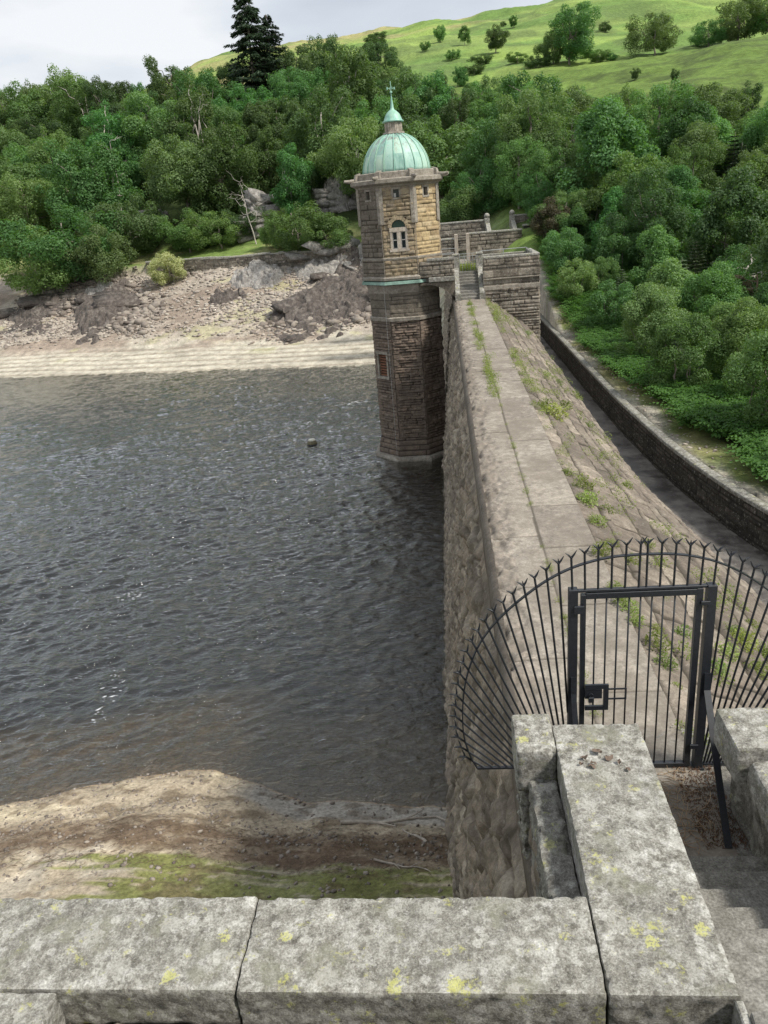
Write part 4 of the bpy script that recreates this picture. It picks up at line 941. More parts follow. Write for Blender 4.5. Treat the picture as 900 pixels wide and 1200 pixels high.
CPTS = [(.085, -5.36), (.02, -5.20), (-.03, -4.96), (-.03, -4.64), (.02, -4.29), (.13, -3.97), (.27, -3.74), (.42, -3.57), (.61, -3.40), (.80, -3.26), (1.0, -3.155), (1.2, -3.09), (1.4, -3.055), (1.64, -3.045)]
def cr_pts(P, n):
    P = [np.array(p) for p in P]; P = [2*P[0]-P[1]]+P+[2*P[-1]-P[-2]]; o = []
    for i in range(1, len(P)-2):
        for j in range(n):
            t = j/n; a, b, c, d = P[i-1:i+3]; o.append(.5*((2*b)+(-a+c)*t+(2*a-5*b+4*c-d)*t*t+(-a+3*b-3*c+d)*t**3))
    o.append(P[-2]); return np.array(o)
cl = cr_pts(CPTS, 12); al = np.concatenate([[0], np.cumsum(np.hypot(*np.diff(cl, axis=0).T))])
MIR = lambda x: 3.28-x
def fan(side):
    f = empty('fan_railing', (0.5 if side < 0 else 2.8, GY, -5.4), 'black curved fan of pointed bars left of the gate, hanging out over the water' if side < 0 else 'black curved fan of pointed bars right of the gate, over the sloping dam face', 'railing', 'fan railings either side of the gate')
    sx_ = (lambda x: x) if side < 0 else MIR
    pts = [(sx_(x), GY, z) for x, z in cl]
    m = MB()
    for a, b in zip(pts[:-1], pts[1:]): m.bar(a, b, .012, .035, (0, 1, 0))
    m.obj('curved_rail', IR, f)
    MB().box(sx_(.085), sx_(.98), GY-.015, GY+.015, -5.375, -5.355).obj('bottom_rail', IR, f)
    nb = 27
    for i in range(nb):
        s = al[-1]*(i+.5)/nb+.03
        if s > al[-1]-.02 : continue
        p = np.array([np.interp(s, al, cl[:, 0]), np.interp(s, al, cl[:, 1])])
        # bars lean towards a focus below the gate post, upright over the gate
        fx = 1.06 if p[0] < .9 else 1.06+(p[0]-.9)*.72
        fz = -6.05 if p[0] < .9 else -6.05-(p[0]-.9)*4
        q = np.array([fx, fz]); d = unit(q-p)
        tl_ = 9
        if p[0] < .975: 
            t1 = (-5.36-p[1])/d[1] if d[1] < 0 else 9; t2 = (.985-p[0])/d[0] if d[0] > 0 else 9; tl_ = min(t1, t2)
        else: tl_ = (-3.372-p[1])/d[1]
        e2 = p+d*tl_; o_ = p-d*.10
        m = MB(); T3 = lambda v: (sx_(v[0]), GY, v[1])
        m.tube([T3(e2), T3(o_)], .0105, 8)
        # forked tip
        n_ = np.array([-d[1], d[0]]); spl = .05
        m.tube([T3(o_), T3(o_-d*.03+n_*spl*.5), T3(o_-d*.07+n_*spl)], [.011, .009, .003], 6); m.tube([T3(o_), T3(o_-d*.03-n_*spl*.5), T3(o_-d*.05-n_*spl)], [.011, .009, .003], 6)
        ya = (i % 3-1)*.05
        m.tube([T3(o_), (sx_((o_-d*.05)[0]), GY+ya-.05, (o_-d*.05)[1])], [.010, .003], 6)
        m.obj('rail_bar', IR, f)
fan(-1); fan(1)

# ---------------------------------------------------------------- small near things
def flat_leaf(m, p, r, seed, rs):
    n = 9; V = [p+Vector((0, 0, rs.uniform(.004, .02)))]
    a0 = rs.uniform(0, 6)
    for k in range(n):
        a = a0+2*math.pi*k/n; rr = r*rs.uniform(.55, 1.1)*(1.3 if k == 0 else 1)
        V.append(p+Vector((rr*math.cos(a), rr*math.sin(a)*.8, rs.uniform(-.005, .035))))
    m.add(V, [(0, i, i % n+1) for i in range(1, n+1)])
rs = np.random.RandomState(21)
m = MB()
for (x, y, r) in ((.93, 5.12, .04), (1.00, 5.05, .03), (1.06, 5.19, .045), (1.13, 5.12, .04), (.98, 5.02, .03), (1.20, 5.06, .025), (.90, 5.05, .02), (1.25, 4.98, .03)): flat_leaf(m, Vector((x, y, -4.288)), r, 0, rs)
tag(m.obj('dead_leaves', plain('dead_leaf', (.13, .095, .07), .8, 0, .5, 18)), 'curled dry brown leaves lying on the parapet arm before the gate', 'leaves')
# twigs and brown litter on the landing
def twigs(name, n, box, L, rad, mat, seed, z=None, arch=.03):
    rs = np.random.RandomState(seed); m = MB()
    for i in range(n):
        x, y = rs.uniform(box[0], box[1]), rs.uniform(box[2], box[3]); a = rs.uniform(0, 6.3); l_ = rs.uniform(.4, 1)*L
        z0 = z if z is not None else gy(x, y)+.01
        p = Vector((x, y, z0)); d = Vector((math.cos(a), math.sin(a), 0)); s_ = Vector((-d.y, d.x, 0))*rs.uniform(-.2, .2)*l_
        q = [p, p+d*l_*.35+s_+Vector((0, 0, rs.uniform(0, arch))), p+d*l_*.7+s_*.6+Vector((0, 0, rs.uniform(0, arch))), p+d*l_]
        if z is None: q = [Vector((v.x, v.y, gy(v.x, v.y)+.01+rs.uniform(0, arch))) for v in q]
        m.tube(q, [rad, rad*.8, rad*.6, rad*.3], 5)
    return m.obj(name, mat)
tag(twigs('dry_twigs', 130, (1.5, 2.2, 5.3, 6.2), .34, .0035, M['twig'], 3, -5.395, .05), 'tangle of dry brown twigs and grass stalks on the landing inside the gate', 'twigs', kind='stuff')
tag(twigs('leaf_litter', 900, (2.0, 2.40, 5.25, 6.3), .045, .0032, plain('litter', (.15, .085, .05), .9, 0, .5, 30), 4, -5.397, .03), 'brown leaf litter heaped along the foot of the right wall', 'leaf litter', kind='stuff')
m = MB(); m.tube([(1.62, 5.35, -5.38), (1.68, 5.8, -5.33), (1.66, 6.2, -5.37)], [.010, .008, .005], 6); m.tube([(1.67, 5.7, -5.35), (1.8, 5.85, -5.35), (1.95, 5.8, -5.37)], [.006, .005, .003], 6)
tag(m.obj('fallen_stick', M['twig']), 'thin pale stick lying along the landing below the gate', 'stick')

# driftwood and stones on the near beach
rs = np.random.RandomState(31)
def log(x, y, a, L, r, label, branches=2):
    m = MB(); pts = []
    for i in range(7):
        t = i/6; xx = x+math.cos(a)*L*t+.05*L*math.sin(t*5); yy_ = y+math.sin(a)*L*t+.02*L*math.sin(t*7+1); pts.append(Vector((xx, yy_, gy(xx, yy_)+r*.6)))
    m.tube(pts, [r*(1-.6*i/6) for i in range(7)], 8)
    for b in range(branches):
        p = pts[2+b*2]; aa = a+(.7 if b % 2 else -.8); q = [p]
        for s in (1, 2): xx = p.x+math.cos(aa)*L*.12*s; yy_ = p.y+math.sin(aa)*L*.12*s; q.append(Vector((xx, yy_, gy(xx, yy_)+r*.9+.03*s)))
        m.tube(q, [r*.5, r*.35, r*.15], 6)
    return tag(m.obj('driftwood_log', M['driftwood']), label, 'driftwood', 'driftwood along the near beach')
log(-3.35, 15.15, .13, 2.6, .055, 'long bleached driftwood branch lying at the water edge near the dam foot', 3)
log(-1.1, 14.2, 2.3, .9, .04, 'short driftwood stick on the brown debris close to the dam face', 1)
log(-2.3, 13.4, -.25, 1.3, .03, 'thin pale branch on the mossy strip nearest the dam', 3)
log(-6.9, 16.6, .9, .8, .03, 'small dark stick on the tan sand bank', 0)
tag(twigs('beach_twigs', 800, (-15, -.4, 12.6, 14.9), .32, .006, plain('dark_twig', (.16, .115, .08), .9, 0, .4, 20), 6), 'fine dark twig debris washed along the near beach', 'twigs', kind='stuff')
def stones(name, n, fpos, rmin, rmax, mat, seed, flat=.55, cols=None):
    rs = np.random.RandomState(seed)
    ico = np.array([(0, 0, 1), (.89, 0, .45), (.28, .85, .45), (-.72, .53, .45), (-.72, -.53, .45), (.28, -.85, .45), (.72, .53, -.45), (-.28, .85, -.45), (-.89, 0, -.45), (-.28, -.85, -.45), (.72, -.53, -.45), (0, 0, -1)])
    fi = np.array([(0, 1, 2), (0, 2, 3), (0, 3, 4), (0, 4, 5), (0, 5, 1), (1, 6, 2), (2, 7, 3), (3, 8, 4), (4, 9, 5), (5, 10, 1), (6, 7, 2), (7, 8, 3), (8, 9, 4), (9, 10, 5), (10, 6, 1), (6, 11, 7), (7, 11, 8), (8, 11, 9), (9, 11, 10), (10, 11, 6)])
    xy = fpos(rs, n); n = len(xy); r = rmin+(rmax-rmin)*rs.uniform(0, 1, n)**3.2
    z = height(xy[:, 0], xy[:, 1])+r*.12
    sc3 = np.stack([rs.uniform(.7, 1.5, n), rs.uniform(.6, 1.1, n), rs.uniform(.35, .8, n)*flat/.55], -1)*r[:, None]
    V = ico[None]*(1+rs.uniform(-.28, .22, (n, 12, 1))); V = V*sc3[:, None]
    a = rs.uniform(0, 6.28, n); c_, s_ = np.cos(a)[:, None], np.sin(a)[:, None]
    X_ = V[..., 0]*c_-V[..., 1]*s_; Y_ = V[..., 0]*s_+V[..., 1]*c_; tl = rs.uniform(-.5, .5, (n, 1)); Z_ = V[..., 2]+tl*X_*.6
    P = np.stack([X_+xy[:, 0:1], Y_+xy[:, 1:2], Z_+z[:, None]], -1).reshape(-1, 3)
    Fc = (fi[None]+(np.arange(n)*12)[:, None, None]).reshape(-1, 3)
    cc = np.repeat(np.stack([rs.uniform(0, 1, n), np.ones(n), rs.uniform(0, 1, n)], -1), 12, 0)
    return mk(name, P, Fc, mat, None, False, cc)
M['stones'] = masonry_mat('beach_stone', [(.21, .18, .155), (.34, .295, .25), (.43, .39, .33), (.27, .225, .195), (.39, .36, .315)], (.1, .1, .1), .1, None, 1.5, .02)
M['stones_dark'] = masonry_mat('dark_beach_stone', [(.13, .108, .09), (.21, .18, .155), (.30, .265, .225), (.17, .14, .12)], (.1, .1, .1), .1, None, 1.5, .02)
def near_pos(rs, n):
    x = rs.uniform(-16, -.5, n*2); y = rs.uniform(11.8, 17.8, n*2); dn = shore_near(x)-y
    p = np.clip(.25+.9*np.exp(-((dn-2.1)/.35)**2)+.5*np.exp(-((dn-.15)/.2)**2), 0, 1); k = (dn > -.3) & (rs.uniform(0, 1, n*2) < p); return np.stack([x[k], y[k]], -1)
tag(stones('beach_pebbles', 3800, near_pos, .010, .070, M['stones_dark'], 41), 'grey and tan stones scattered over the near beach', 'stones', kind='stuff')
def far_pos(rs, n):
    x = rs.uniform(-62, 2, n*3); df = rs.uniform(4.5, 28.3, n*3); y = shore_far(x)+df
    p = ss(8, 13, df+2*fbm(x*.15, y*.15, 0, 3, 3))*(.35+.65*ss(-.4, .4, fbm(x*.12, y*.2, 0, 77, 3))); k = rs.uniform(0, 1, n*3) < p
    return np.stack([x[k], y[k]], -1)
tag(stones('shingle', 9000, far_pos, .07, .38, M['stones'], 42, .45), 'loose slabby shingle covering the far beach below the bank', 'shingle', kind='stuff')
def boulder_pos(rs, n):
    x = rs.uniform(-62, -6, n*4); df = rs.uniform(12, 27.5, n*4); y = shore_far(x)+df
    p = ss(-.1, .45, fbm(x*.1, y*.12, 0, 78, 3)+.25*ss(-40, -52, x)); k = rs.uniform(0, 1, n*4) < p; return np.stack([x[k], y[k]], -1)
tag(stones('loose_slabs', 1100, boulder_pos, .2, .85, M['stones_dark'], 43, .5), 'dark broken slabs tumbled down the upper far beach', 'rocks', kind='stuff')
def strip_pos(rs, n):
    y = rs.uniform(15, 60, n*3); d = rs.uniform(.5, 2.8, n*3); x = wall_x(y)+d
    k = rs.uniform(0, 1, n*3) < np.clip(1.2-d*.6+.5*fbm(x*.6, y*.6, 0, 5, 2), 0, 1)*.5; return np.stack([x[k], y[k]], -1)
tag(stones('strip_stones', 1500, strip_pos, .02, .10, M['stones'], 44), 'small pale stones along the top of the curved retaining wall', 'stones', kind='stuff')

# floating block on the lake
by = MB(); bx_, by_ = -9.67, 50.86
by.lathe(bx_, by_, [(.20, -15.3), (.36, -15.1), (.36, -14.84), (.30, -14.74), (.26, -14.70)], 10); b_ = empty('mooring_buoy', (bx_, by_, -15), 'small pale topped mooring buoy floating alone on the lake', 'buoy')
by.obj('float', plain('buoy_side', (.16, .14, .085), .8, 0, .4, 9), b_)
MB().lathe(bx_, by_, [(.25, -14.70), (.27, -14.66), (.20, -14.60), (.05, -14.58)], 10).obj('top_plate', plain('buoy_top', (.62, .60, .50), .8), b_)
MB().lathe(bx_, by_, [(.37, -15.02), (.38, -15.0), (.38, -14.95), (.37, -14.93)], 10).obj('tyre_band', IR, b_)
# foam on the lake
def foam():
    rs = np.random.RandomState(50); V = []; Fc = []
    paths = [([(-8.6, 61.5), (-7.2, 62.6)], 60, .38), ([(-14.3, 52.0), (-12.2, 54.2)], 60, .25), ([(-12, 54), (-8.6, 61)], 40, .3), ([(-14.6, 28.6), (-14.2, 29.2)], 26, .22), ([(-12.2, 20.2), (-12.6, 23.4)], 36, .16), ([(-17, 46), (-14.5, 51)], 24, .5), ([(-14.5, 29), (-12, 38)], 18, .8)]
    for P, n, sp in paths:
        P = np.array(P, float)
        for i in range(n):
            t = rs.uniform(0, 1); p = P[0]*(1-t)+P[1]*t+rs.normal(0, sp, 2)*np.array([1.3, .6]); r = rs.uniform(.012, .05)*(1 if i % 6 else 1.8)*(1 if p[1] > 40 else .6); a0 = rs.uniform(-.3, .8)
            b = len(V); k = 7
            for q in range(k):
                a = 2*math.pi*q/k; rr = r*rs.uniform(.5, 1.2); ex, ey = 2.4*rr*math.cos(a), .6*rr*math.sin(a)
                V.append((p[0]+ex*math.cos(a0)-ey*math.sin(a0), p[1]+ex*math.sin(a0)+ey*math.cos(a0), -15+float(wave(p[0], p[1]))+.03))
            Fc.append(tuple(range(b, b+k)))
    return V, Fc
V, Fc = foam(); tag(mk('lake_foam', V, Fc, plain('foam', (.72, .74, .74), .6, 0, .1)), 'white foam flecks drifting in a broken line on the lake', 'foam', kind='stuff')
#@@ROCK
# ---------------------------------------------------------------- rock outcrops
CUBE = np.array([(x_, y_, z_) for z_ in (-1, 0, 1) for y_ in (-1, 0, 1) for x_ in (-1, 0, 1)], float)
def _cubef():
    f = []; I = lambda x, y, z: (z+1)*9+(y+1)*3+(x+1)
    for a in (-1, 0):
        for b in (-1, 0):
            f += [(I(a, b, 1), I(a+1, b, 1), I(a+1, b+1, 1), I(a, b+1, 1)), (I(a, b+1, -1), I(a+1, b+1, -1), I(a+1, b, -1), I(a, b, -1)),
                  (I(a, -1, b), I(a+1, -1, b), I(a+1, -1, b+1), I(a, -1, b+1)), (I(a, 1, b+1), I(a+1, 1, b+1), I(a+1, 1, b), I(a, 1, b)),
                  (I(1, a, b), I(1, a+1, b), I(1, a+1, b+1), I(1, a, b+1)), (I(-1, a, b+1), I(-1, a+1, b+1), I(-1, a+1, b), I(-1, a, b))]
    return np.array(f)
CUBEF = _cubef()
def outcrop(cx, cy, lx, ly, h, seed, label, mat, tilt=.6, rz=0., group='rock outcrops on the far beach'):
    rs = np.random.RandomState(seed+90); n = int(8+lx*ly*.40); Vv = []; ca, sa = math.cos(rz), math.sin(rz)
    r = np.sqrt(rs.uniform(0, 1, n)); th = rs.uniform(0, 6.283, n); U, V = r*np.cos(th), r*np.sin(th)
    strike = rz+R(30); dip = R(10+16*tilt) if h < 5 else R(48)
    if h < 5: n = 4 if lx > 4 else 0
    for i in range(n):
        b_ = max(0., 1-r[i]**2.4); x = cx+(U[i]*ca-V[i]*sa)*lx; y = cy+(U[i]*sa+V[i]*ca)*ly
        hh = h*b_*(.62+.3*float(fbm(U[i]*1.6, V[i]*1.6, seed, seed, 3)))
        d3 = np.array([rs.uniform(1.3, 3.4), rs.uniform(.5, 1.2), rs.uniform(.16, .42)])*min(1.5, .5+lx/5)*(.6+.4*b_)
        if h > 5: d3 = d3*np.array([1, 1, 1.6])
        P = CUBE*(1-.05*(np.abs(CUBE).sum(1, keepdims=True)-1)); P = P*d3*(1+rs.normal(0, .10, CUBE.shape))
        a = strike+rs.normal(0, .16); dp = dip+rs.normal(0, .16); w_ = rs.normal(0, .12)
        Rx = np.array([[1, 0, 0], [0, math.cos(dp), -math.sin(dp)], [0, math.sin(dp), math.cos(dp)]]); Rz = np.array([[math.cos(a), -math.sin(a), 0], [math.sin(a), math.cos(a), 0], [0, 0, 1]]); Ry = np.array([[math.cos(w_), 0, math.sin(w_)], [0, 1, 0], [-math.sin(w_), 0, math.cos(w_)]])
        zs_ = [hh-.28] if h < 5 else list(np.arange(.2, hh, 1.0))+[hh-.1]
        for z_ in zs_: Vv.append(P@(Rz@Rx@Ry).T+np.array((x+rs.normal(0, .1), y+rs.normal(0, .1), gy(x, y)+z_)))
    k = len(Vv); V = np.concatenate(Vv) if k else np.zeros((0, 3)); Fc = (CUBEF[None]+(np.arange(k)*27)[:, None, None]).reshape(-1, 4)
    g_ = 150; gu = np.linspace(-1.15, 1.15, g_); GU, GV = np.meshgrid(gu, gu); gr = np.maximum(0, np.sqrt(GU**2+GV**2)+.30*fbm(GU*1.8, GV*1.8, seed, seed+3, 4))
    gx = cx+(GU*ca-GV*sa)*lx; gy_ = cy+(GU*sa+GV*ca)*ly
    wq = .55*fbm(gx*.35, gy_*.35, 0, seed, 3); bd = (gx*math.cos(strike+R(90))+gy_*math.sin(strike+R(90)))*.62+wq; b2 = (gx*math.cos(strike)+gy_*math.sin(strike))*.36+.8*fbm(gx*.5, gy_*.5, 0, seed+8, 2)+3*_hash(np.floor(bd).astype(np.int64), np.zeros(bd.shape, np.int64), np.zeros(bd.shape, np.int64), seed)
    sf = bd-np.floor(bd); blk_ = frac_hash(np.floor(bd), np.floor(b2), seed); ck = np.minimum(np.minimum(sf, 1-sf)/.62, np.minimum(b2-np.floor(b2), 1-(b2-np.floor(b2)))/.36)
    gz = height(gx, gy_)-.35+h*np.clip(1-gr**2.4, -.3, 1)*(.62+.34*fbm(GU*1.5, GV*1.5, seed, seed, 4))+(.50*(blk_-.5)+.42*sf+.26*fbm(gx*.9, gy_*.9, 0, seed+5, 5)-.25*np.exp(-(ck/.09)**2))*(gr < 1.12)*min(1., h/1.5)
    gi = np.arange(g_*g_).reshape(g_, g_); gf = np.stack([gi[:-1, :-1], gi[:-1, 1:], gi[1:, 1:], gi[1:, :-1]], -1).reshape(-1, 4)+len(V)
    V = np.concatenate([V, np.stack([gx, gy_, gz], -1).reshape(-1, 3)]); Fc = np.concatenate([Fc, gf])
    V = V+.06*np.stack([fbm(V[:, 0]*1.7, V[:, 1]*1.7, V[:, 2]*1.7, q, 3) for q in (1, 2, 3)], -1)
    return tag(mk('rock_outcrop', V, Fc, mat, None, False), label, 'rock outcrop', group)
def rockmat(name, a, b, c):
    m, n, l, bs = newmat(name); g = n.new('ShaderNodeNewGeometry'); P = g.outputs['Position']
    st = nz(n, l, 2.2, P, 6, .7, (1.1, .7, .9), .6); f = nz(n, l, 1.0, P, 6, .7); q = nz(n, l, 9, P, 5, .7)
    cc = ramp(n, l, st, [(.34, a), (.5, b), (.62, c)]); cc = mix(n, l, .5, cc, ramp(n, l, q, [(.3, .25), (.7, .78)]), 'OVERLAY')
    cc = mix(n, l, ramp(n, l, f, [(.54, 0.0), (.64, .35)]), cc, (.30, .27, .235)); l.new(cc, bs.inputs['Base Color']); bs.inputs['Roughness'].default_value = .92
    bump(n, l, bs, mix(n, l, .5, st, q), .8, .05); return m
RK = rockmat('slate_rock', (.042, .035, .031), (.080, .067, .058), (.135, .117, .102)); RP = rockmat('pale_rock', (.13, .12, .11), (.25, .235, .215), (.36, .345, .32))
ROCKS = []
#@@VEG
outcrop(-45.6, 103.5, 4.2, 7.5, 2.1, 1, 'big dark folded rock outcrop at the left end of the bank wall', RK, .5, -.15)
outcrop(-47.2, 108.6, 3.0, 2.2, 2.2, 2, 'pale grey rock knob topping the dark outcrop beside the bank wall', RP, .4)
outcrop(-14.0, 97.5, 6.4, 8.8, 1.7, 3, 'wide dark slanting rock slab just left of the tower under the green bushes', RK, .8, .25)
outcrop(-24.5, 106.0, 3.6, 3.0, 2.6, 4, 'grey slanting rock ribs at the right end of the bank wall', RP, .9, .3)
outcrop(-28.5, 102.0, 2.5, 1.8, 1.5, 5, 'small dark rock hump on the shingle in front of the bank wall', RK, .5)
outcrop(-57.5, 106.5, 4.6, 4.2, 1.4, 6, 'brown rock outcrop on the upper beach at the left edge under the trees', RK, .6, .1)
outcrop(-15.5, 106.6, 4.5, 2.6, 2.0, 7, 'pale jagged rock shelf under the bushes left of the tower', RP, .7, .2)
outcrop(-7.0, 107.0, 3.5, 3.0, 2.2, 8, 'grey rock shelf directly behind the left side of the tower', RP, .6, .1)
outcrop(-54.0, 100.5, 2.0, 1.6, .9, 9, 'low dark rock on the left beach between the two larger outcrops', RK, .5)
outcrop(-26.5, 121.5, 2.6, 1.8, 6.6, 10, 'pale cliff face showing through the trees above the grass bank', RP, 1.5, .2, 'crags in the wood')
outcrop(-14.8, 124.5, 2.4, 1.8, 8.5, 11, 'light grey crag poking out of the wood above the bushes left of the tower', RP, 1.5, -.2, 'crags in the wood')
outcrop(-46.0, 128.0, 2.0, 1.6, 6.5, 12, 'small pale crag among the trees on the left hillside', RP, 1.2, 0, 'crags in the wood')

# ---------------------------------------------------------------- foliage
def leaves(puffs, n, size, rs, up=.25, flat=1.0, jit=.6, inner=.55):
    """puffs: (k,4) centres and radii -> quads of leaf sprays lying on the outside of each puff"""
    puffs = np.asarray(puffs); wgt = puffs[:, 3]**2; k = rs.choice(len(puffs), n, p=wgt/wgt.sum())
    d = rs.normal(0, 1, (n, 3)); d[:, 2] += up; d /= np.linalg.norm(d, axis=1, keepdims=True)
    rr = puffs[k, 3]*(inner+(1.08-inner)*rs.uniform(0, 1, n)**.45)
    c = puffs[k, :3]+d*rr[:, None]*np.array((1, 1, flat))
    nrm = d+rs.normal(0, jit, (n, 3))*.8; nrm[:, 2] += .35; nrm /= np.linalg.norm(nrm, axis=1, keepdims=True)
    t = np.cross(nrm, rs.normal(0, 1, (n, 3))); t /= np.linalg.norm(t, axis=1, keepdims=True); b = np.cross(nrm, t)
    s = size*rs.uniform(.55, 1.25, n)[:, None]
    V = np.stack([c-t*s*.75, c-b*s*.40+t*s*.05, c+t*s*.8-nrm*s*.22, c+b*s*.40+t*s*.05], 1).reshape(-1, 3)
    return V, np.arange(4*n).reshape(n, 4)
def limb(m, p, q, r0, r1, rs, wob=.08, n=6):
    p, q = Vector(p), Vector(q); L = (q-p).length; pts = [p]
    for i in range(1, n): t = i/n; pts.append(p.lerp(q, t)+Vector(rs.normal(0, wob*L*.4, 3)))
    pts.append(q); m.tube(pts, [r0+(r1-r0)*(i/n) for i in range(n+1)], 7)
    return pts
def proto(kind, seed):
    """returns trunk mesh builder and leaf arrays for a tree of height 10"""
    rs = np.random.RandomState(seed); m = MB(); puffs = []
    if kind in ('broad', 'wide', 'slender', 'bush', 'fine'):
        Hc, Rc, zc, nl, sz, npf = {'broad': (4.4, 3.7, 5.6, 24000, .19, 90), 'wide': (3.5, 4.5, 6.1, 25000, .19, 95), 'slender': (4.6, 2.5, 5.9, 17000, .17, 75), 'bush': (4.6, 5.2, 4.8, 18000, .22, 80), 'fine': (4.6, 3.4, 5.2, 30000, .15, 95)}[kind]
        th = rs.uniform(0, 6.28)
        for i in range(npf):
            d = rs.normal(0, 1, 3); d /= np.linalg.norm(d); rad = rs.uniform(.45, 1)**.5
            asym = 1+.18*math.sin(2*math.atan2(d[1], d[0])+th)+.55*float(fbm(d[0]*1.35, d[1]*1.35, d[2]*1.35, seed, 2))+.10*rs.normal()
            c = np.array([d[0]*Rc*rad*asym, d[1]*Rc*rad*asym, zc+d[2]*Hc*rad*(.55+.45*asym)])
            if c[2] < .9: c[2] = rs.uniform(.9, 2.4)
            pr = rs.uniform(.40, 1.30)*(Rc/4.0)**.5*(1.12-.40*max(0, d[2]))
            puffs.append((*c, pr))
        top = zc+Hc*.6
        trunk = limb(m, (0, 0, -.6), (rs.normal(0, .4), rs.normal(0, .4), top), .24 if kind != 'slender' else .16, .05, rs, .04, 8)
        for i in range(10 if kind != 'bush' else 7):
            p = trunk[min(7, 1+int(rs.uniform(1, 6.9)))]; q = puffs[rs.randint(len(puffs))]; limb(m, p, q[:3], .09, .03, rs, .12, 5)
        V, Fc = leaves(puffs, nl, sz, rs)
        # loose sprigs break the outline
        out_ = [(p[0]*1.12, p[1]*1.12, zc+(p[2]-zc)*1.10, p[3]*.85) for p in puffs]
        V2, F2 = leaves(out_, nl//7, sz*.9, rs, inner=.7); Fc = np.concatenate([Fc, F2+len(V)]); V = np.concatenate([V, V2])
    elif kind == 'fir':
        limb(m, (0, 0, -.5), (.1, 0, 10.0), .20, .02, rs, .01, 10); Vs = []; 
        z = 1.6
        Vv = []
        while z < 9.9:
            nb = rs.randint(5, 8); L = min((10.15-z)*.62, 1.35+(10.1-z)*.13)*rs.uniform(.6, 1.15)+.12
            if rs.uniform() < .14: L *= .45
            for b in range(nb):
                a = rs.uniform(0, 6.28); l_ = L*rs.uniform(.6, 1.15); dr = np.array((math.cos(a), math.sin(a), 0)); droop = rs.uniform(.12, .38)
                m.tube([(0, 0, z), tuple(dr*l_*.5+np.array((0, 0, z-droop*l_*.3))), tuple(dr*l_+np.array((0, 0, z-droop*l_*.55)))], [.03, .02, .006], 4, False)
                nn = int(95*l_/1.5)+8; t = rs.uniform(.12, 1, nn)**.75; side = rs.normal(0, .20, nn)*l_*(1.15-t)
                c = dr[None]*(t*l_)[:, None]+np.array((-dr[1], dr[0], 0))[None]*side[:, None]; c[:, 2] = z-droop*l_*t*.6+rs.normal(0, .06, nn)-.12*np.abs(side)
                dd = dr[None]*.8+np.array((-dr[1], dr[0], 0))[None]*np.sign(side)[:, None]*rs.uniform(.2, 1, (nn, 1)); dd[:, 2] -= rs.uniform(.1, .8, nn); dd /= np.linalg.norm(dd, axis=1, keepdims=True)
                bb = np.cross(dd, rs.normal(0, 1, (nn, 3))*np.array((.4, .4, 1))); bb /= np.linalg.norm(bb, axis=1, keepdims=True)
                s = .20*rs.uniform(.6, 1.3, (nn, 1)); Vv.append(np.stack([c-dd*s*.3, c-bb*s*.22+dd*s*.3, c+dd*s*1.1, c+bb*s*.22+dd*s*.3], 1).reshape(-1, 3))
            z += rs.uniform(.12, .24)
        V = np.concatenate(Vv); Fc = np.arange(len(V)).reshape(-1, 4)
    elif kind == 'pine':
        tr = limb(m, (0, 0, -.5), (.8, .2, 8.6), .27, .08, rs, .03, 9)
        for i in range(16):
            p = tr[rs.randint(4, 9)]; a = rs.uniform(0, 6.28); L = rs.uniform(1.4, 3.4); q = (p[0]+math.cos(a)*L, p[1]+math.sin(a)*L, min(9.6, p[2]+rs.uniform(-.3, 1.2)))
            limb(m, p, q, .08, .02, rs, .15, 5); puffs.append((*q, rs.uniform(.55, 1.0))); puffs.append((*(np.array(q)*.75+np.array(p)*.25), rs.uniform(.4, .7)))
        V, Fc = leaves(puffs, 11000, .15, rs, .1, .38, .5, .3)
    elif kind == 'sapling':                       # small spreading spruce with tiered boughs
        limb(m, (0, 0, -.4), (0, 0, 9.8), .14, .02, rs, .01, 6); Vv = []; z = .5
        while z < 9.7:
            nb = 7; L = (10.2-z)*.46+.15; ph = rs.uniform(0, 6)
            for b in range(nb):
                a = ph+6.28*b/nb+rs.normal(0, .1); l_ = L*rs.uniform(.8, 1.1); dr = np.array((math.cos(a), math.sin(a), 0)); sd_ = np.array((-dr[1], dr[0], 0))
                nn = int(36*l_/2)+10; t = rs.uniform(.05, 1, nn); side = rs.uniform(-1, 1, nn)*l_*.36*(1.12-t)
                c = dr[None]*(t*l_)[:, None]+sd_[None]*side[:, None]; c[:, 2] = z+.10*l_*np.sin(t*2.2)-.25*np.abs(side)
                dd = dr[None]+sd_[None]*np.sign(side)[:, None]*.8; dd = dd+rs.normal(0, .2, (nn, 3)); dd /= np.linalg.norm(dd, axis=1, keepdims=True); bb = np.cross(dd, np.array((0, 0, 1.))+rs.normal(0, .35, (nn, 3))); bb /= np.linalg.norm(bb, axis=1, keepdims=True)
                s = .42*rs.uniform(.6, 1.2, (nn, 1)); Vv.append(np.stack([c-dd*s*.3, c-bb*s*.2+dd*s*.3, c+dd*s, c+bb*s*.2+dd*s*.3], 1).reshape(-1, 3))
            z += .62*rs.uniform(.85, 1.15)
        V = np.concatenate(Vv); Fc = np.arange(len(V)).reshape(-1, 4)
    elif kind in ('shrub', 'shrubfine'):
        sh = {'shrub': (16000, .19), 'shrubfine': (26000, .15)}[kind]
        for i in range(60):
            d = rs.normal(0, 1, 3); d /= np.linalg.norm(d); rad = rs.uniform(.4, 1)**.5; c = np.array([d[0]*3.9*rad, d[1]*3.9*rad, 4.6+d[2]*4.3*rad]); c[2] = max(c[2], .8)
            tp = 1-.45*(c[2]/9.5)**2; puffs.append((c[0]*tp, c[1]*tp, c[2], rs.uniform(.5, 1.25)))
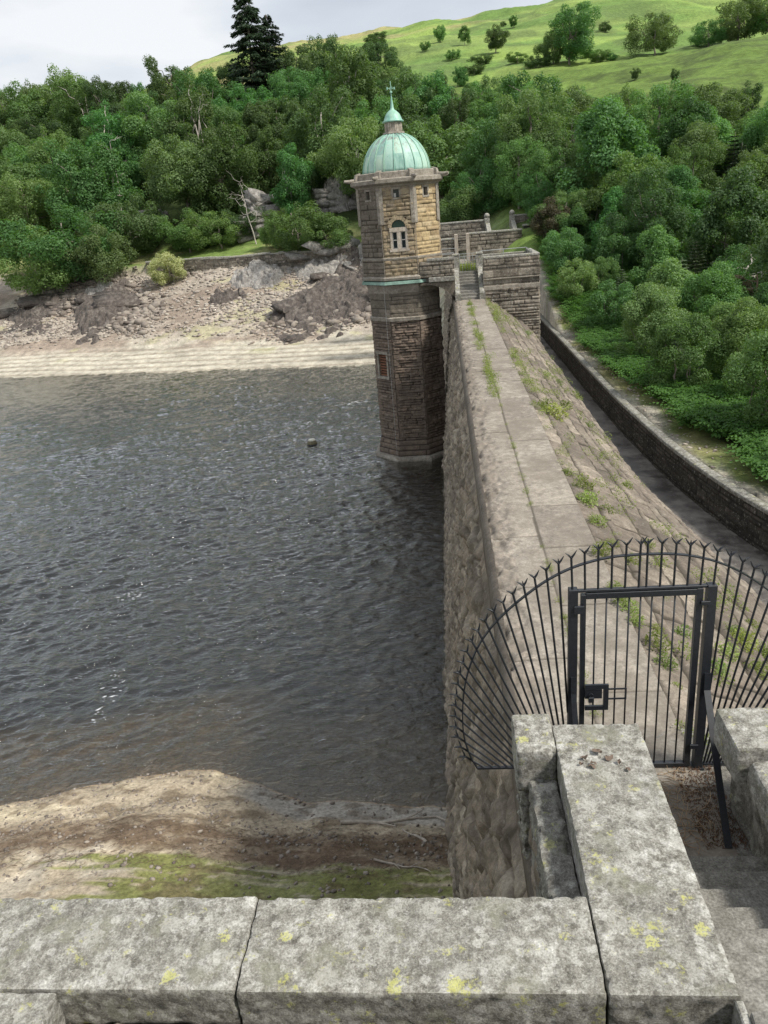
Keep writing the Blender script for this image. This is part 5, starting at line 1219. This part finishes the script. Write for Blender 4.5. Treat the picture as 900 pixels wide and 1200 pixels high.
        for i in range(8):
            q = puffs[rs.randint(len(puffs))]; limb(m, (rs.normal(0, .2), rs.normal(0, .2), -.4), q[:3], .10, .02, rs, .1, 6)
        V, Fc = leaves(puffs, sh[0], sh[1], rs, .3, 1, .7, .3)
    return m, V, Fc
PROTO = {}
def get(kind, v):
    if (kind, v) not in PROTO:
        m, V, Fc = proto(kind, 1000+v*37+sum(map(ord, kind)))
        me1 = bpy.data.meshes.new('trunk'); me1.from_pydata([tuple(q) for q in m.v], [], m.f); me1.shade_smooth()
        o = mk('crown', V, Fc, None); me2 = o.data; bpy.data.objects.remove(o)
        me1.materials.append(None); me2.materials.append(None); PROTO[(kind, v)] = (me1, me2)
    return PROTO[(kind, v)]
rsT = np.random.RandomState(77)
def tree(name, kind, v, x, y, h, leafm, barkm, label, cat, group=None, wx=1.0, z=None, rz=None):
    me1, me2 = get(kind, v)
    z = gy(x, y) if z is None else z
    if label and '{S}' in label: label = label.replace('{S}', {'broad': 'round', 'wide': 'spreading', 'slender': 'slim', 'shrub': 'bushy', 'shrubfine': 'low bushy', 'fine': 'leafy'}[kind])
    t = empty(name, (x, y, z-.05), label, cat, group, rz=rsT.uniform(0, 6.28) if rz is None else rz)
    s = h/10.0
    for nm, me, mt in (('trunk', me1, barkm), ('crown', me2, leafm)):
        o = bpy.data.objects.new(nm, me); col.objects.link(o); o.parent = t; o.scale = (s*wx, s*wx, s)
        o.material_slots[0].link = 'OBJECT'; o.material_slots[0].material = mt
    return t

# --- picking a place: pixel of the 900 px wide frame and a distance along +Y -> world x, height of the top
def px_dir(px, py):
    v = np.array([px-450., py-600., F]); return np.array([v@_X, v@_Y, -(v@_D)])
def px_top(px, py, y): r = px_dir(px, py); r = r*(y/r[1]); return r[0], r[2]
def to_px(x, y, z):
    c = x*_X+y*_Y-z*_D; return 450+F*c[0]/c[2], 600+F*c[1]/c[2]
placed = []
def by_px(name, kind, v, px, py, y, leafm, barkm, label, cat, group=None, wx=1.0, hmin=2):
    x, zt = px_top(px, py, y); g = gy(x, y); h = max(hmin, zt-g); placed.append((x, y, h*.33*wx)); return tree(name, kind, v, x, y, h/ (1.02 if kind != 'fir' else 1), leafm, barkm, label, cat, group, wx)
def by_foot(name, kind, v, px, ptop, pfoot, leafm, label, cat, group, width, y0=205):
    r = px_dir(px, pfoot); yy_ = None
    for y in np.arange(y0, 425, 1.0):
        p = r*(y/r[1])
        if p[2] <= gy(p[0], y): yy_ = y; break
    if yy_ is None: yy_ = 424; p = r*(yy_/r[1])
    h = (pfoot-ptop)*yy_/925; wx = width*yy_/925/h/{'broad': .84, 'wide': 1.0, 'slender': .60, 'bush': 1.05}[kind]
    placed.append((p[0], yy_, width*yy_/925*.4)); return tree(name, kind, v, p[0], yy_, h, leafm, BK, label, cat, group, wx)
LF, LP, LD, ND, BK = M['leaf'], M['leaf_pale'], M['leaf_dark'], M['needle'], M['bark']
# landmark trees
by_px('conifer_tree', 'fir', 0, 283, -18, 168, ND, BK, 'tallest dark conifer standing above the wood on the left skyline', 'tree', 'tall conifers on the skyline', .95)
by_px('conifer_tree', 'fir', 1, 312, 16, 170, ND, BK, 'shorter dark conifer close to the right of the tallest one on the skyline', 'tree', 'tall conifers on the skyline', 1.0)
by_px('broadleaf_tree', 'broad', 0, 340, 52, 172, LD, BK, 'dark round tree tucked against the right side of the skyline conifers', 'tree', None, .9)
by_px('broadleaf_tree', 'broad', 1, 384, 41, 178, LD, BK, 'dark rounded tree against the hill right of the skyline conifers', 'tree', None, .9)
by_px('broadleaf_tree', 'broad', 2, 442, 44, 215, LD, BK, 'small dark tree on the open hillside above the dome', 'tree')
HG = 'lone trees on the open hill'
by_foot('hill_tree', 'broad', 2, 443, 42, 58, LD, 'small dark tree on the hillside above and left of the dome', 'tree', HG, 22)
by_foot('hill_tree', 'broad', 3, 516, 34, 50, LF, 'small green tree standing alone high on the hill above the wood', 'tree', HG, 15)
by_foot('hill_tree', 'slender', 1, 545, 35, 53, LF, 'slim small tree on the hill left of the round dark tree', 'tree', HG, 14)
by_foot('hill_tree', 'broad', 4, 581, 38, 63, LD, 'round dark tree standing clear on the bright hillside', 'tree', HG, 23)
by_foot('hill_tree', 'slender', 0, 602, 22, 33, LF, 'tiny thin tree near the hilltop', 'tree', HG, 10)
by_foot('hill_tree', 'bush', 1, 709, 28, 38, LD, 'small dark bush high on the hill between two large trees', 'tree', HG, 13)
by_foot('hill_tree', 'broad', 0, 668, 34, 88, LF, 'large leaning green tree at the foot of the open hill right of centre', 'tree', HG, 46)
by_foot('hill_tree', 'bush', 0, 648, 44, 76, LF, 'lower left shoulder of the large green tree at the foot of the hill', 'tree', HG, 30)
by_foot('hill_tree', 'bush', 1, 766, 44, 83, LD, 'broad dark tree standing on the bright grass at the right of the hill', 'tree', HG, 44)
by_foot('hill_tree', 'broad', 1, 774, 25, 46, LD, 'small tree showing just above the broad dark tree on the hill', 'tree', HG, 20)
by_foot('hill_tree', 'bush', 0, 862, 54, 98, LD, 'dark spreading tree at the right end of the open hill', 'tree', HG, 54)
by_foot('hill_tree', 'bush', 1, 894, 64, 100, LF, 'green spreading tree cut by the right edge of the picture below the hill', 'tree', HG, 44)
by_foot('hill_tree', 'bush', 1, 828, 70, 96, LF, 'low grey green tree left of the dark spreading tree on the right hill', 'tree', HG, 34)
for i, (px, pt, pf, w_, ds) in enumerate([(565, 66, 76, 20, 'beside the round dark hill tree'), (606, 64, 74, 22, 'right of the round dark hill tree'), (498, 50, 60, 10, 'at the left of the hill near the slim tree'), (628, 74, 86, 26, 'at the left foot of the large leaning tree'), (700, 74, 86, 22, 'right of the large leaning tree'), (716, 70, 78, 14, 'midway between the two large hill trees'), (556, 78, 88, 20, 'at the hill foot above the dome'), (815, 44, 50, 10, 'high on the right of the hill'), (690, 60, 68, 16, 'on the slope by the large leaning tree'), (590, 26, 31, 7, 'tiny, close under the hilltop'), (655, 22, 27, 9, 'tiny, high above the large leaning tree'), (530, 62, 72, 14, 'between the slim tree and the wood edge')]):
    by_foot('hill_bush', 'bush', i % 2, px, pt, pf, LF if i % 3 else LD, 'low scrub bush %s' % ds, 'bush', 'scrub bushes on the open hill', w_)
# skyline trees on the left
for i, (px, py, d, k, mt, lb) in enumerate([(12, 100, 172, 'broad', LF, 'skyline tree at the far left edge of the wood'), (76, 84, 176, 'broad', LF, 'domed green tree rising from the left skyline'), (126, 88, 178, 'wide', LD, 'dark wide tree on the skyline right of the domed one'), (195, 70, 172, 'broad', LD, 'dark crowned tree on the skyline left of the conifers'), (158, 96, 182, 'slender', LF, 'narrow tree filling the dip in the left skyline'), (235, 80, 160, 'broad', LF, 'pale green tree below the skyline left of the conifers'), (258, 72, 176, 'broad', LD, 'dark tree touching the left side of the skyline conifers'), (40, 96, 180, 'wide', LD, 'dark tree behind the far left skyline'), (222, 106, 140, 'slender', LP, 'tall loose pale tree with bare stems in the middle of the left wood'), (205, 120, 138, 'slender', LP, 'second loose pale tree beside the tall bare stemmed one'), (408, 55, 150, 'broad', LP, 'large light green tree with heavy crown above and left of the dome'), (372, 108, 132, 'broad', LP, 'rounded pale tree behind the left shoulder of the dome'), (345, 80, 160, 'wide', LF, 'wide bright green tree below the skyline conifers'), (100, 165, 128, 'broad', LF, 'full rounded tree in the middle of the left wood'), (715, 155, 105, 'wide', LP, 'pale spreading tree with visible limbs in the middle of the right wood'), (790, 105, 150, 'broad', LD, 'tall dark tree standing out of the right wood under the open hill'), (745, 100, 165, 'broad', LD, 'dark rounded tree left of the tall dark one in the right wood'), (540, 78, 195, 'broad', LF, 'green tree on the upper edge of the wood right of the dome')]):
    by_px('broadleaf_tree', k, i % 4 if k != 'slender' else i % 3, px, py, d, mt, BK if mt is not LP else M['palebark'], lb, 'tree', None, 1.0)
# waterside trees and bushes on the far bank
for (px, py, d, k, v, mt, lb, wx) in [(70, 234, 113, 'bush', 0, LF, 'broad dark green tree overhanging the beach at the left', 1.25), (30, 262, 111, 'bush', 1, LF, 'low green bush at the far left edge of the beach', 1.2), (108, 262, 112, 'bush', 1, LD, 'dense bush at the left end of the grass bank', 1.1),
        (345, 232, 110, 'bush', 0, LF, 'large bright bush standing on the rocks left of the tower', 1.45), (380, 250, 108, 'bush', 1, LP, 'grey green bush between the large bright bush and the tower', 1.3), (318, 248, 112, 'bush', 1, LF, 'bush on the left flank of the large bright bush by the tower', .9), (405, 268, 112, 'bush', 0, LF, 'small bush close behind the left edge of the tower', .9),
        (145, 222, 120, 'bush', 0, LD, 'dark undergrowth bush behind the left end of the grass bank', 1.1), (252, 245, 119, 'bush', 1, LF, 'leafy undergrowth bush at the back of the grass bank', 1.3), (285, 235, 121, 'bush', 0, LD, 'dark bush below the pale cliff at the back of the bank', 1.1), (215, 240, 120, 'bush', 0, LF, 'green undergrowth bush behind the middle of the grass bank', 1.2)]:
    by_px('waterside_bush', k, v, px, py, d, mt, BK, lb, 'bush', 'bushes along the far bank', wx)
t = by_px('flowering_bush', 'shrub', 0, 189, 288, 108.4, M['flower'], BK, 'pale creamy flowering bush on the grass bank above the stone wall', 'bush', None, 1.35, 1)

# --- the two woods
def wood(n_try, region, seed, spacing, hr, key):
    rs = np.random.RandomState(seed); out_ = []
    for _ in range(n_try):
        x, y = rs.uniform(region[0], region[1]), rs.uniform(region[2], region[3])
        if not key(x, y): continue
        h = rs.uniform(*hr); sp = spacing(x, y)
        if any((x-a)**2+(y-b)**2 < (sp*.5+c)**2 for a, b, c in placed[:90]) : continue
        if any((x-a)**2+(y-b)**2 < sp**2 for a, b, _ in out_): continue
        z = gy(x, y); px, py = to_px(x, y, z+h*.7)
        if not (-90 < px < 990 and py > -60): continue
        out_.append((x, y, h))
    return out_
def ok_left(x, y): return y-float(shore_far(x)) > 38.5 and y < 192 and x < -4
def lab(x, y, h, kd, side):
    px, py = to_px(x, y, gy(x, y)+h*.75)
    row = 'topmost' if py < 115 else ('high' if py < 140 else ('upper' if py < 165 else ('middle' if py < 195 else ('lower' if py < 225 else 'lowest'))))
    if side == 'L': col_ = 'at the far left' if px < 60 else ('near the left edge' if px < 130 else ('left of the tall conifers' if px < 210 else ("below the conifers' left side" if px < 275 else ("below the conifers' right side" if px < 340 else 'just left of the tower'))))
    else: col_ = 'just behind the dome' if px < 520 else ('just right of the tower' if px < 590 else ('right of the terrace block' if px < 660 else ('under the leaning hill tree' if px < 730 else ('under the broad hill tree' if px < 800 else ('towards the right edge' if px < 860 else 'at the right edge')))))
    return '%s {S} woodland tree in the %s row, %s' % (kd, row, col_), 'woodland trees in the %s row %s' % (row, col_)
PAINT = [('mid green', LF), ('mid green', LF), ('dark', LD), ('light green', LP)]
left = wood(2600, (-128, -4, 112, 192), 5, lambda x, y: 6.6, (8.5, 13.5), ok_left)
for i, (x, y, h) in enumerate(left):
    kd, mt = PAINT[rsT.randint(4)]; lb, gp = lab(x, y, h, kd, 'L'); k = ['broad', 'wide', 'slender', 'broad', 'broad'][rsT.randint(5)]
    px, py = to_px(x, y, gy(x, y)+h)
    sky_row = np.interp(px, [0, 60, 100, 160, 200, 260, 330, 400, 450], [104, 100, 96, 108, 92, 90, 92, 72, 84])
    if py < sky_row: h = max(4.5, h-(sky_row-py)*y/930)
    tree('broadleaf_tree', k, rsT.randint(6 if k == 'broad' else 3), x, y, h, mt, BK if rsT.uniform() < .7 else M['palebark'], lb, 'tree', gp+' '+kd, rsT.uniform(.9, 1.2))
def ok_right(x, y):
    if y > 76 and x < 12 and y < 92: return False
    if y < 60 and x < wall_x(y)+12: return False
    if y < 92 and x < 14: return False
    if y < 96 and x < 6: return False
    return y < (243 if x > 45 else 230)+6*math.sin(x*.08)
right_ = wood(7000, (-5, 135, 44, 248), 6, lambda x, y: 5.4 if y < 110 else 7.2, (6.5, 12.5), ok_right)
for i, (x, y, h) in enumerate(right_):
    if y < 75: h *= .68
    px, py = to_px(x, y, gy(x, y)+h)
    sky_row = np.interp(px, [450, 520, 600, 700, 760, 830, 900], [88, 84, 92, 100, 104, 98, 94])
    if py < sky_row: h = h-(sky_row-py)*y/930
    if h < (4.0 if y < 226 else 5.6): continue
    kd, mt = PAINT[rsT.randint(4)]; lb, gp = lab(x, y, h, kd, 'R'); k = ['broad', 'wide', 'slender', 'broad', 'shrub'][rsT.randint(5)] if y > 95 else ['shrubfine', 'shrub', 'fine', 'fine'][rsT.randint(4)]
    tree('broadleaf_tree', k, rsT.randint({'broad': 6, 'shrub': 2, 'shrubfine': 2}.get(k, 3)), x, y, h, mt, BK, lb, 'tree', gp+' '+kd, rsT.uniform(.9, 1.2))
print('woods', len(left), len(right_))

# --- scrub between the channel wall and the wood, nearest to the lens
def near_scrub():
    rs = np.random.RandomState(9); out_ = []
    for _ in range(2400):
        y = rs.uniform(12, 92); d = rs.uniform(2.7 if y < 50 else 1.3, 30); x = float(wall_x(y))+d
        if any((x-a)**2+(y-b)**2 < (2.4 if d < 9 else 3.3)**2 for a, b, _, _ in out_): continue
        z = gy(x, y); px, py = to_px(x, y, z+1)
        if not (560 < px < 1010) or py > 700: continue
        if rs.uniform() < (.2 if d < 6 else .08) or (y > 80 and x < 14): continue
        out_.append((x, y, rs.uniform(2.2, 4.2)+min(2.6, d*.13), d))
    return out_
sc_ = near_scrub()
for i, (x, y, h, d) in enumerate(sc_):
    r = rsT.uniform(); near_ = y < 45
    pos = '%s %s' % ('tall' if h > 4.6 else ('mid height' if h > 3.4 else 'small'), ('by the curved wall' if d < 6 else ('in the bracken' if d < 11 else ('on the slope' if d < 18 else 'under the wood')))); dist = ['nearest the gate', 'at the bend of the channel', 'halfway along the channel', 'short of the terrace block', 'level with the terrace block', 'beyond the terrace block'][int(np.searchsorted([24, 32, 42, 52, 64], y))]
    if r < .30: tree('young_spruce', 'sapling', i % 2, x, y, h*.9, M['needle'] if r < .05 else M['pine'], BK, 'young tiered conifer %s, %s' % (pos, dist), 'tree', 'young conifers %s %s' % (pos, dist), 1.0)
    elif r < .33: tree('shrub', 'shrub', 1, x, y, h, M['brownleaf'], BK, 'brownish dying shrub %s, %s' % (pos, dist), 'shrub', 'brown shrubs %s %s' % (pos, dist), 1.05)
    else:
        q = rsT.randint(3); tree('shrub', 'shrubfine' if near_ else 'shrub', i % 2, x, y, h, (LF, LP, LF)[q], BK, '%s shrub %s, %s' % (('mid green', 'pale green', 'mid green')[q], pos, dist), 'shrub', '%s shrubs %s %s' % (('mid green', 'pale green', 'mid green')[q], pos, dist), 1.05)
for x, y, h in ((8.4, 88.5, 6.5), (12.3, 85.5, 6), (14.5, 91, 8), (5.0, 92, 6.5), (10.4, 95.5, 9), (13.2, 79.5, 5), (11.2, 73.5, 4.2), (2.0, 93, 7), (-1.5, 94, 7.5), (15.5, 84, 7), (9.8, 82.8, 4.5)):
    tree('broadleaf_tree', 'fine', int(x*7) % 3, x, y, h, LF if int(h*2) % 2 else LP, BK, '%s leafy %s tree behind the abutment walls, %s' % ('short' if h < 6.3 else ('taller' if h > 7.2 else 'middling'), 'green' if int(h*2) % 2 else 'pale', 'at their right end' if x > 12 else ('behind the right gatepost' if x > 7 else 'behind the tower side')), 'tree', 'trees behind the abutment walls', 1.15)
# leaning scots pine with bare limbs
x, zt = px_top(868, 288, 52); pn = tree('pine_tree', 'pine', 0, x-1.0, 52, (zt-gy(x-1, 52))*.98, M['pine'], M['pinebark'], 'leaning pine with a brown trunk and bleached bare limbs near the right edge', 'tree', None, 1.0, rz=.5)
x2, zt2 = px_top(893, 330, 44); tree('pine_tree', 'pine', 1, x2, 44, max(4, (zt2-gy(x2, 44))), M['brownleaf'], M['pinebark'], 'brown tinged pine crowding the right edge below the leaning pine', 'tree', None, 1.0, rz=2.)
def dead(name, px, py, y, L, label, seed, lean=(.2, 0), up_=1.0, n=7):
    rs = np.random.RandomState(seed); x, zt = px_top(px, py, y); g = gy(x, y); m = MB(); top = Vector((x+lean[0]*L, y+lean[1]*L, zt)); base = Vector((x, y, g-.3))
    tr = limb(m, base, top, .10, .03, rs, .04, 7)
    for i in range(n):
        p = tr[rs.randint(3, 8)]; a = rs.uniform(0, 6.28); l_ = L*rs.uniform(.3, .7); q = p+Vector((math.cos(a)*l_, math.sin(a)*l_*.6, l_*rs.uniform(-.1, .7)*up_)); br = limb(m, p, q, .045, .010, rs, .15, 5)
        for k in range(2): s = br[rs.randint(2, 5)]; limb(m, s, s+Vector(rs.normal(0, l_*.22, 3)), .025, .006, rs, .15, 3)
    return tag(m.obj(name, M['palebark']), label, 'dead tree')
dead('dead_tree', 770, 318, 60, 3.6, 'bleached bare tree top sticking sideways out of the right wood', 1, (.1, 0), .3)
dead('dead_tree', 862, 316, 49, 4.2, 'white bare branches beside the leaning pine near the right edge', 2, (.15, 0), .6)
dead('dead_tree', 142, 262, 117, 4.5, 'pale leafless tree at the back of the grass bank on the left', 3, (-.1, 0), 1.2, 9)
dead('dead_tree', 292, 222, 118, 6.0, 'grey dead tree with tangled limbs above the grass bank', 4, (-.2, 0), .8, 12)
dead('dead_tree', 232, 130, 133, 5.0, 'pale bare stem showing through the middle of the left wood', 5, (.02, 0), 1.2, 6)
dead('dead_tree', 128, 166, 132, 3.5, 'thin white trunk standing in the left wood', 6, (.02, 0), 1.2, 4)
# snapped trunk
x, zt = px_top(812, 377, 44); g = gy(x, 44); m = MB(); m.tube([(x+.5, 44, g-.2), (x+.25, 44, (g+zt)/2), (x, 44, zt)], [.20, .16, .13], 9); m.tube([(x, 44, zt-.05), (x-.05, 44, zt+.25)], [.10, .01], 5)
tag(m.obj('snapped_trunk', plain('orange_split_wood', (.42, .27, .15), .85, 0, .4, 5)), 'snapped orange brown tree trunk among the shrubs in the right wood', 'dead tree')

# --- bracken along the foot of the scrub: uncountable
def bracken(n, seed):
    rs = np.random.RandomState(seed); Vv = []
    y = rs.uniform(14, 74, n*2); d = rs.uniform(.85, 13, n*2); x = wall_x(y)+d
    k = rs.uniform(0, 1, n*2) < np.clip(1.25-(d-3)*.09, 0, 1)*ss(-1.1, -.3, fbm(x*.2, y*.2, 0, 91, 3)+.3)*ss(.95, 1.6, d+.7*fbm(x*.5, y*.5, 0, 92, 2)); x, y = x[k][:n], y[k][:n]; n = len(x); z = height(x, y)
    NF, NP = 7, 6
    a = rs.uniform(0, 6.28, (n, NF)); L = rs.uniform(.45, .95, (n, NF)); rise = rs.uniform(.55, 1.0, (n, NF))
    t = (np.arange(NP)+.6)/NP
    dr = np.stack([np.cos(a), np.sin(a)], -1)
    hx = x[:, None, None]+dr[..., 0:1]*L[..., None]*t; hy = y[:, None, None]+dr[..., 1:2]*L[..., None]*t; hz = z[:, None, None]+.25+rise[..., None]*np.sin(t*2.3)*.62
    wd = .26*(1.08-t)*L[..., None]*1.1; sx_, sy_ = -dr[..., 1:2], dr[..., 0:1]; st = L[..., None]/NP
    for sg in (-1, 1):
        p0 = np.stack([hx, hy, hz], -1); p2 = p0+np.stack([sx_*wd*sg+dr[..., 0:1]*st*.5, sy_*wd*sg+dr[..., 1:2]*st*.5, -.10*wd/.2], -1)
        m1 = (p0+p2)/2+np.stack([dr[..., 0:1]*st*.42+0*t, dr[..., 1:2]*st*.42+0*t, 0*hz+.02], -1); m2 = (p0+p2)/2-np.stack([dr[..., 0:1]*st*.34+0*t, dr[..., 1:2]*st*.34+0*t, 0*hz-.01], -1)
        Vv.append(np.stack([p0, m1, p2, m2], -2).reshape(-1, 3))
    V = np.concatenate(Vv); return V, np.arange(len(V)).reshape(-1, 4)
V, Fc = bracken(5600, 3); tag(mk('bracken', V, Fc, M['bracken']), 'bright green bracken spilling down to the grass strip by the curved wall', 'bracken', kind='stuff')
def weedmesh(seed, n=260, h=.42, r=.26, size=.035):
    rs = np.random.RandomState(seed); m = MB(); Vs = []
    a = rs.uniform(0, 6.28, n); rr = rs.uniform(0, 1, n)**.6*r; zz = rs.uniform(.05, 1, n)*h*(1.05-rr/r*.45); c = np.stack([rr*np.cos(a), rr*np.sin(a), zz], -1)
    nr = rs.normal(0, .6, (n, 3))+np.array((0, 0, .8)); nr /= np.linalg.norm(nr, axis=1, keepdims=True); t = np.cross(nr, rs.normal(0, 1, (n, 3))); t /= np.linalg.norm(t, axis=1, keepdims=True); b = np.cross(nr, t); s = size*rs.uniform(.6, 1.5, (n, 1))
    V = np.stack([c-t*s, c-b*s*.45, c+t*s, c+b*s*.45], 1).reshape(-1, 3)
    # stems
    k = 26; ii = rs.randint(0, n, k); st = []
    for i in ii: p = c[i]; st.append([(p[0]*.25-.004, p[1]*.25, 0), (p[0]*.25+.004, p[1]*.25, 0), (p[0]+.003, p[1], p[2]), (p[0]-.003, p[1], p[2])])
    V = np.concatenate([V, np.array(st).reshape(-1, 3)]); return V, np.arange(len(V)).reshape(-1, 4)
WM = []
for s in range(4):
    V, Fc = weedmesh(60+s); o = mk('weed', V, Fc, M['weed']); WM.append(o.data); bpy.data.objects.remove(o)
def slope_z(x, y):
    s = np.linspace(0, sl_L, 60); a, b = slope_pt(s, y); return float(np.interp(x, a, b))
rs = np.random.RandomState(4)
def weed(x, y, z, s, label, group):
    o = bpy.data.objects.new('weed_clump', WM[rs.randint(4)]); col.objects.link(o); o.location = (x, y, z); o.rotation_euler.z = rs.uniform(0, 6.28); o.scale = (s, s, s*rs.uniform(.7, 1.1)); tag(o, label, 'weed', group)
# the bigger clumps on the sloping face, from near the gate to the terrace
for (px, py, s) in [(650, 490, 1.9), (640, 480, 1.3), (662, 478, 1.2), (683, 575, 1.0), (688, 590, 1.0), (700, 615, .9), (710, 600, .7), (735, 572, .7), (755, 560, .7), (770, 575, .8), (665, 555, .7), (655, 450, 1.0), (690, 500, .9), (700, 480, 1.0), (720, 512, 1.0), (735, 520, .8), (640, 440, .8), (705, 650, .8), (716, 640, .7), (740, 660, .8), (760, 640, .6), (790, 600, .8), (632, 400, 1.2), (640, 412, 1.1), (618, 392, 1.0), (600, 365, 1.1), (720, 690, .6), (738, 715, .7), (745, 730, .6), (768, 740, .6), (728, 705, .6), (770, 760, .8), (780, 780, .7), (800, 745, .6), (870, 760, 1.1), (850, 770, .9), (885, 790, 1.0), (840, 790, .8), (880, 735, .7), (860, 745, .7), (895, 770, .9), (790, 810, .5)]:
    # find where the line of sight meets the slope
    r = px_dir(px, py); best = None
    for y in np.arange(5.2, 45.6, .05):
        p = r*(y/r[1])
        if p[0] < 2.25: zz = CZ
        elif p[0] > slope_pt(np.array([sl_L]), y)[0][0]-.15: continue
        else: zz = slope_z(p[0], y)
        if p[2] <= zz+.04: best = (p[0], y, zz); break
    if best: weed(*best, s*.8, '%s yellow green weed clump on the dam slope, %s' % ('big' if s >= 1.1 else ('middling' if s > .75 else 'small'), 'seen beyond the gate bars' if py > 700 and px < 820 else ('behind the right fan railing' if py > 700 else ('just above the fan railing' if py > 620 else ('against the crest edge halfway' if px < 715 and py > 530 else ('at the lower edge halfway down' if py > 530 else ('low down beside the channel' if px > 695 else ('hugging the crest towards the tower' if py > 440 else 'close to the terrace block'))))))), 'weeds on the sloping face of the dam')
V_, F_ = [], []; base = 0
def scat(x, y, z, s):
    global base
    me = WM[rs.randint(4)]; a = np.empty(len(me.vertices)*3, np.float32); me.vertices.foreach_get('co', a); a = a.reshape(-1, 3)[::1]; th = rs.uniform(0, 6.28)
    k = rs.choice(len(a)//4, 70, False); a = a.reshape(-1, 4, 3)[k].reshape(-1, 3)
    q = np.stack([a[:, 0]*math.cos(th)-a[:, 1]*math.sin(th), a[:, 0]*math.sin(th)+a[:, 1]*math.cos(th), a[:, 2]], -1)*s+np.array((x, y, z)); V_.append(q); F_.append(np.arange(len(q)).reshape(-1, 4)+base); base += len(q)
for i in range(210):
    y = rs.uniform(22, 45.4)
    if fbm(y*.8, 1.0, 0, 96, 3) < -.1: continue
    scat(1.34+rs.normal(0, .09), y, CZ, rs.uniform(.3, .6))
for i in range(190):
    y = 6+39.5*rs.uniform(0, 1)**.6
    if fbm(y*.6, 3.0, 0, 97, 3) < -.05: continue
    scat(2.25+abs(rs.normal(0, .22))+.03, y, CZ-.05, rs.uniform(.25, .7)*(1 if y > 20 else .6))
for i in range(60): y = rs.uniform(7, 22); scat(1.40+rs.normal(0, .02), y, CZ-.01, rs.uniform(.1, .28))
for i in range(420):
    y = rs.uniform(6.5, 45); x = rs.uniform(2.3, 4.9); c_ = fbm(x*.9, y*.35, 0, 95, 3)
    if c_ > -.02 or rs.uniform() < .12: scat(x, y, slope_z(x, y)+.02, rs.uniform(.25, .75))
for i in range(60): scat(rs.uniform(.9, 2.1), rs.uniform(48.3, 49.9), -4.05, rs.uniform(.6, 1.3))
tag(mk('joint_weeds', np.concatenate(V_), np.concatenate(F_), M['weed']), 'small yellow green weeds growing in the joints of the dam stones', 'weeds', kind='stuff')
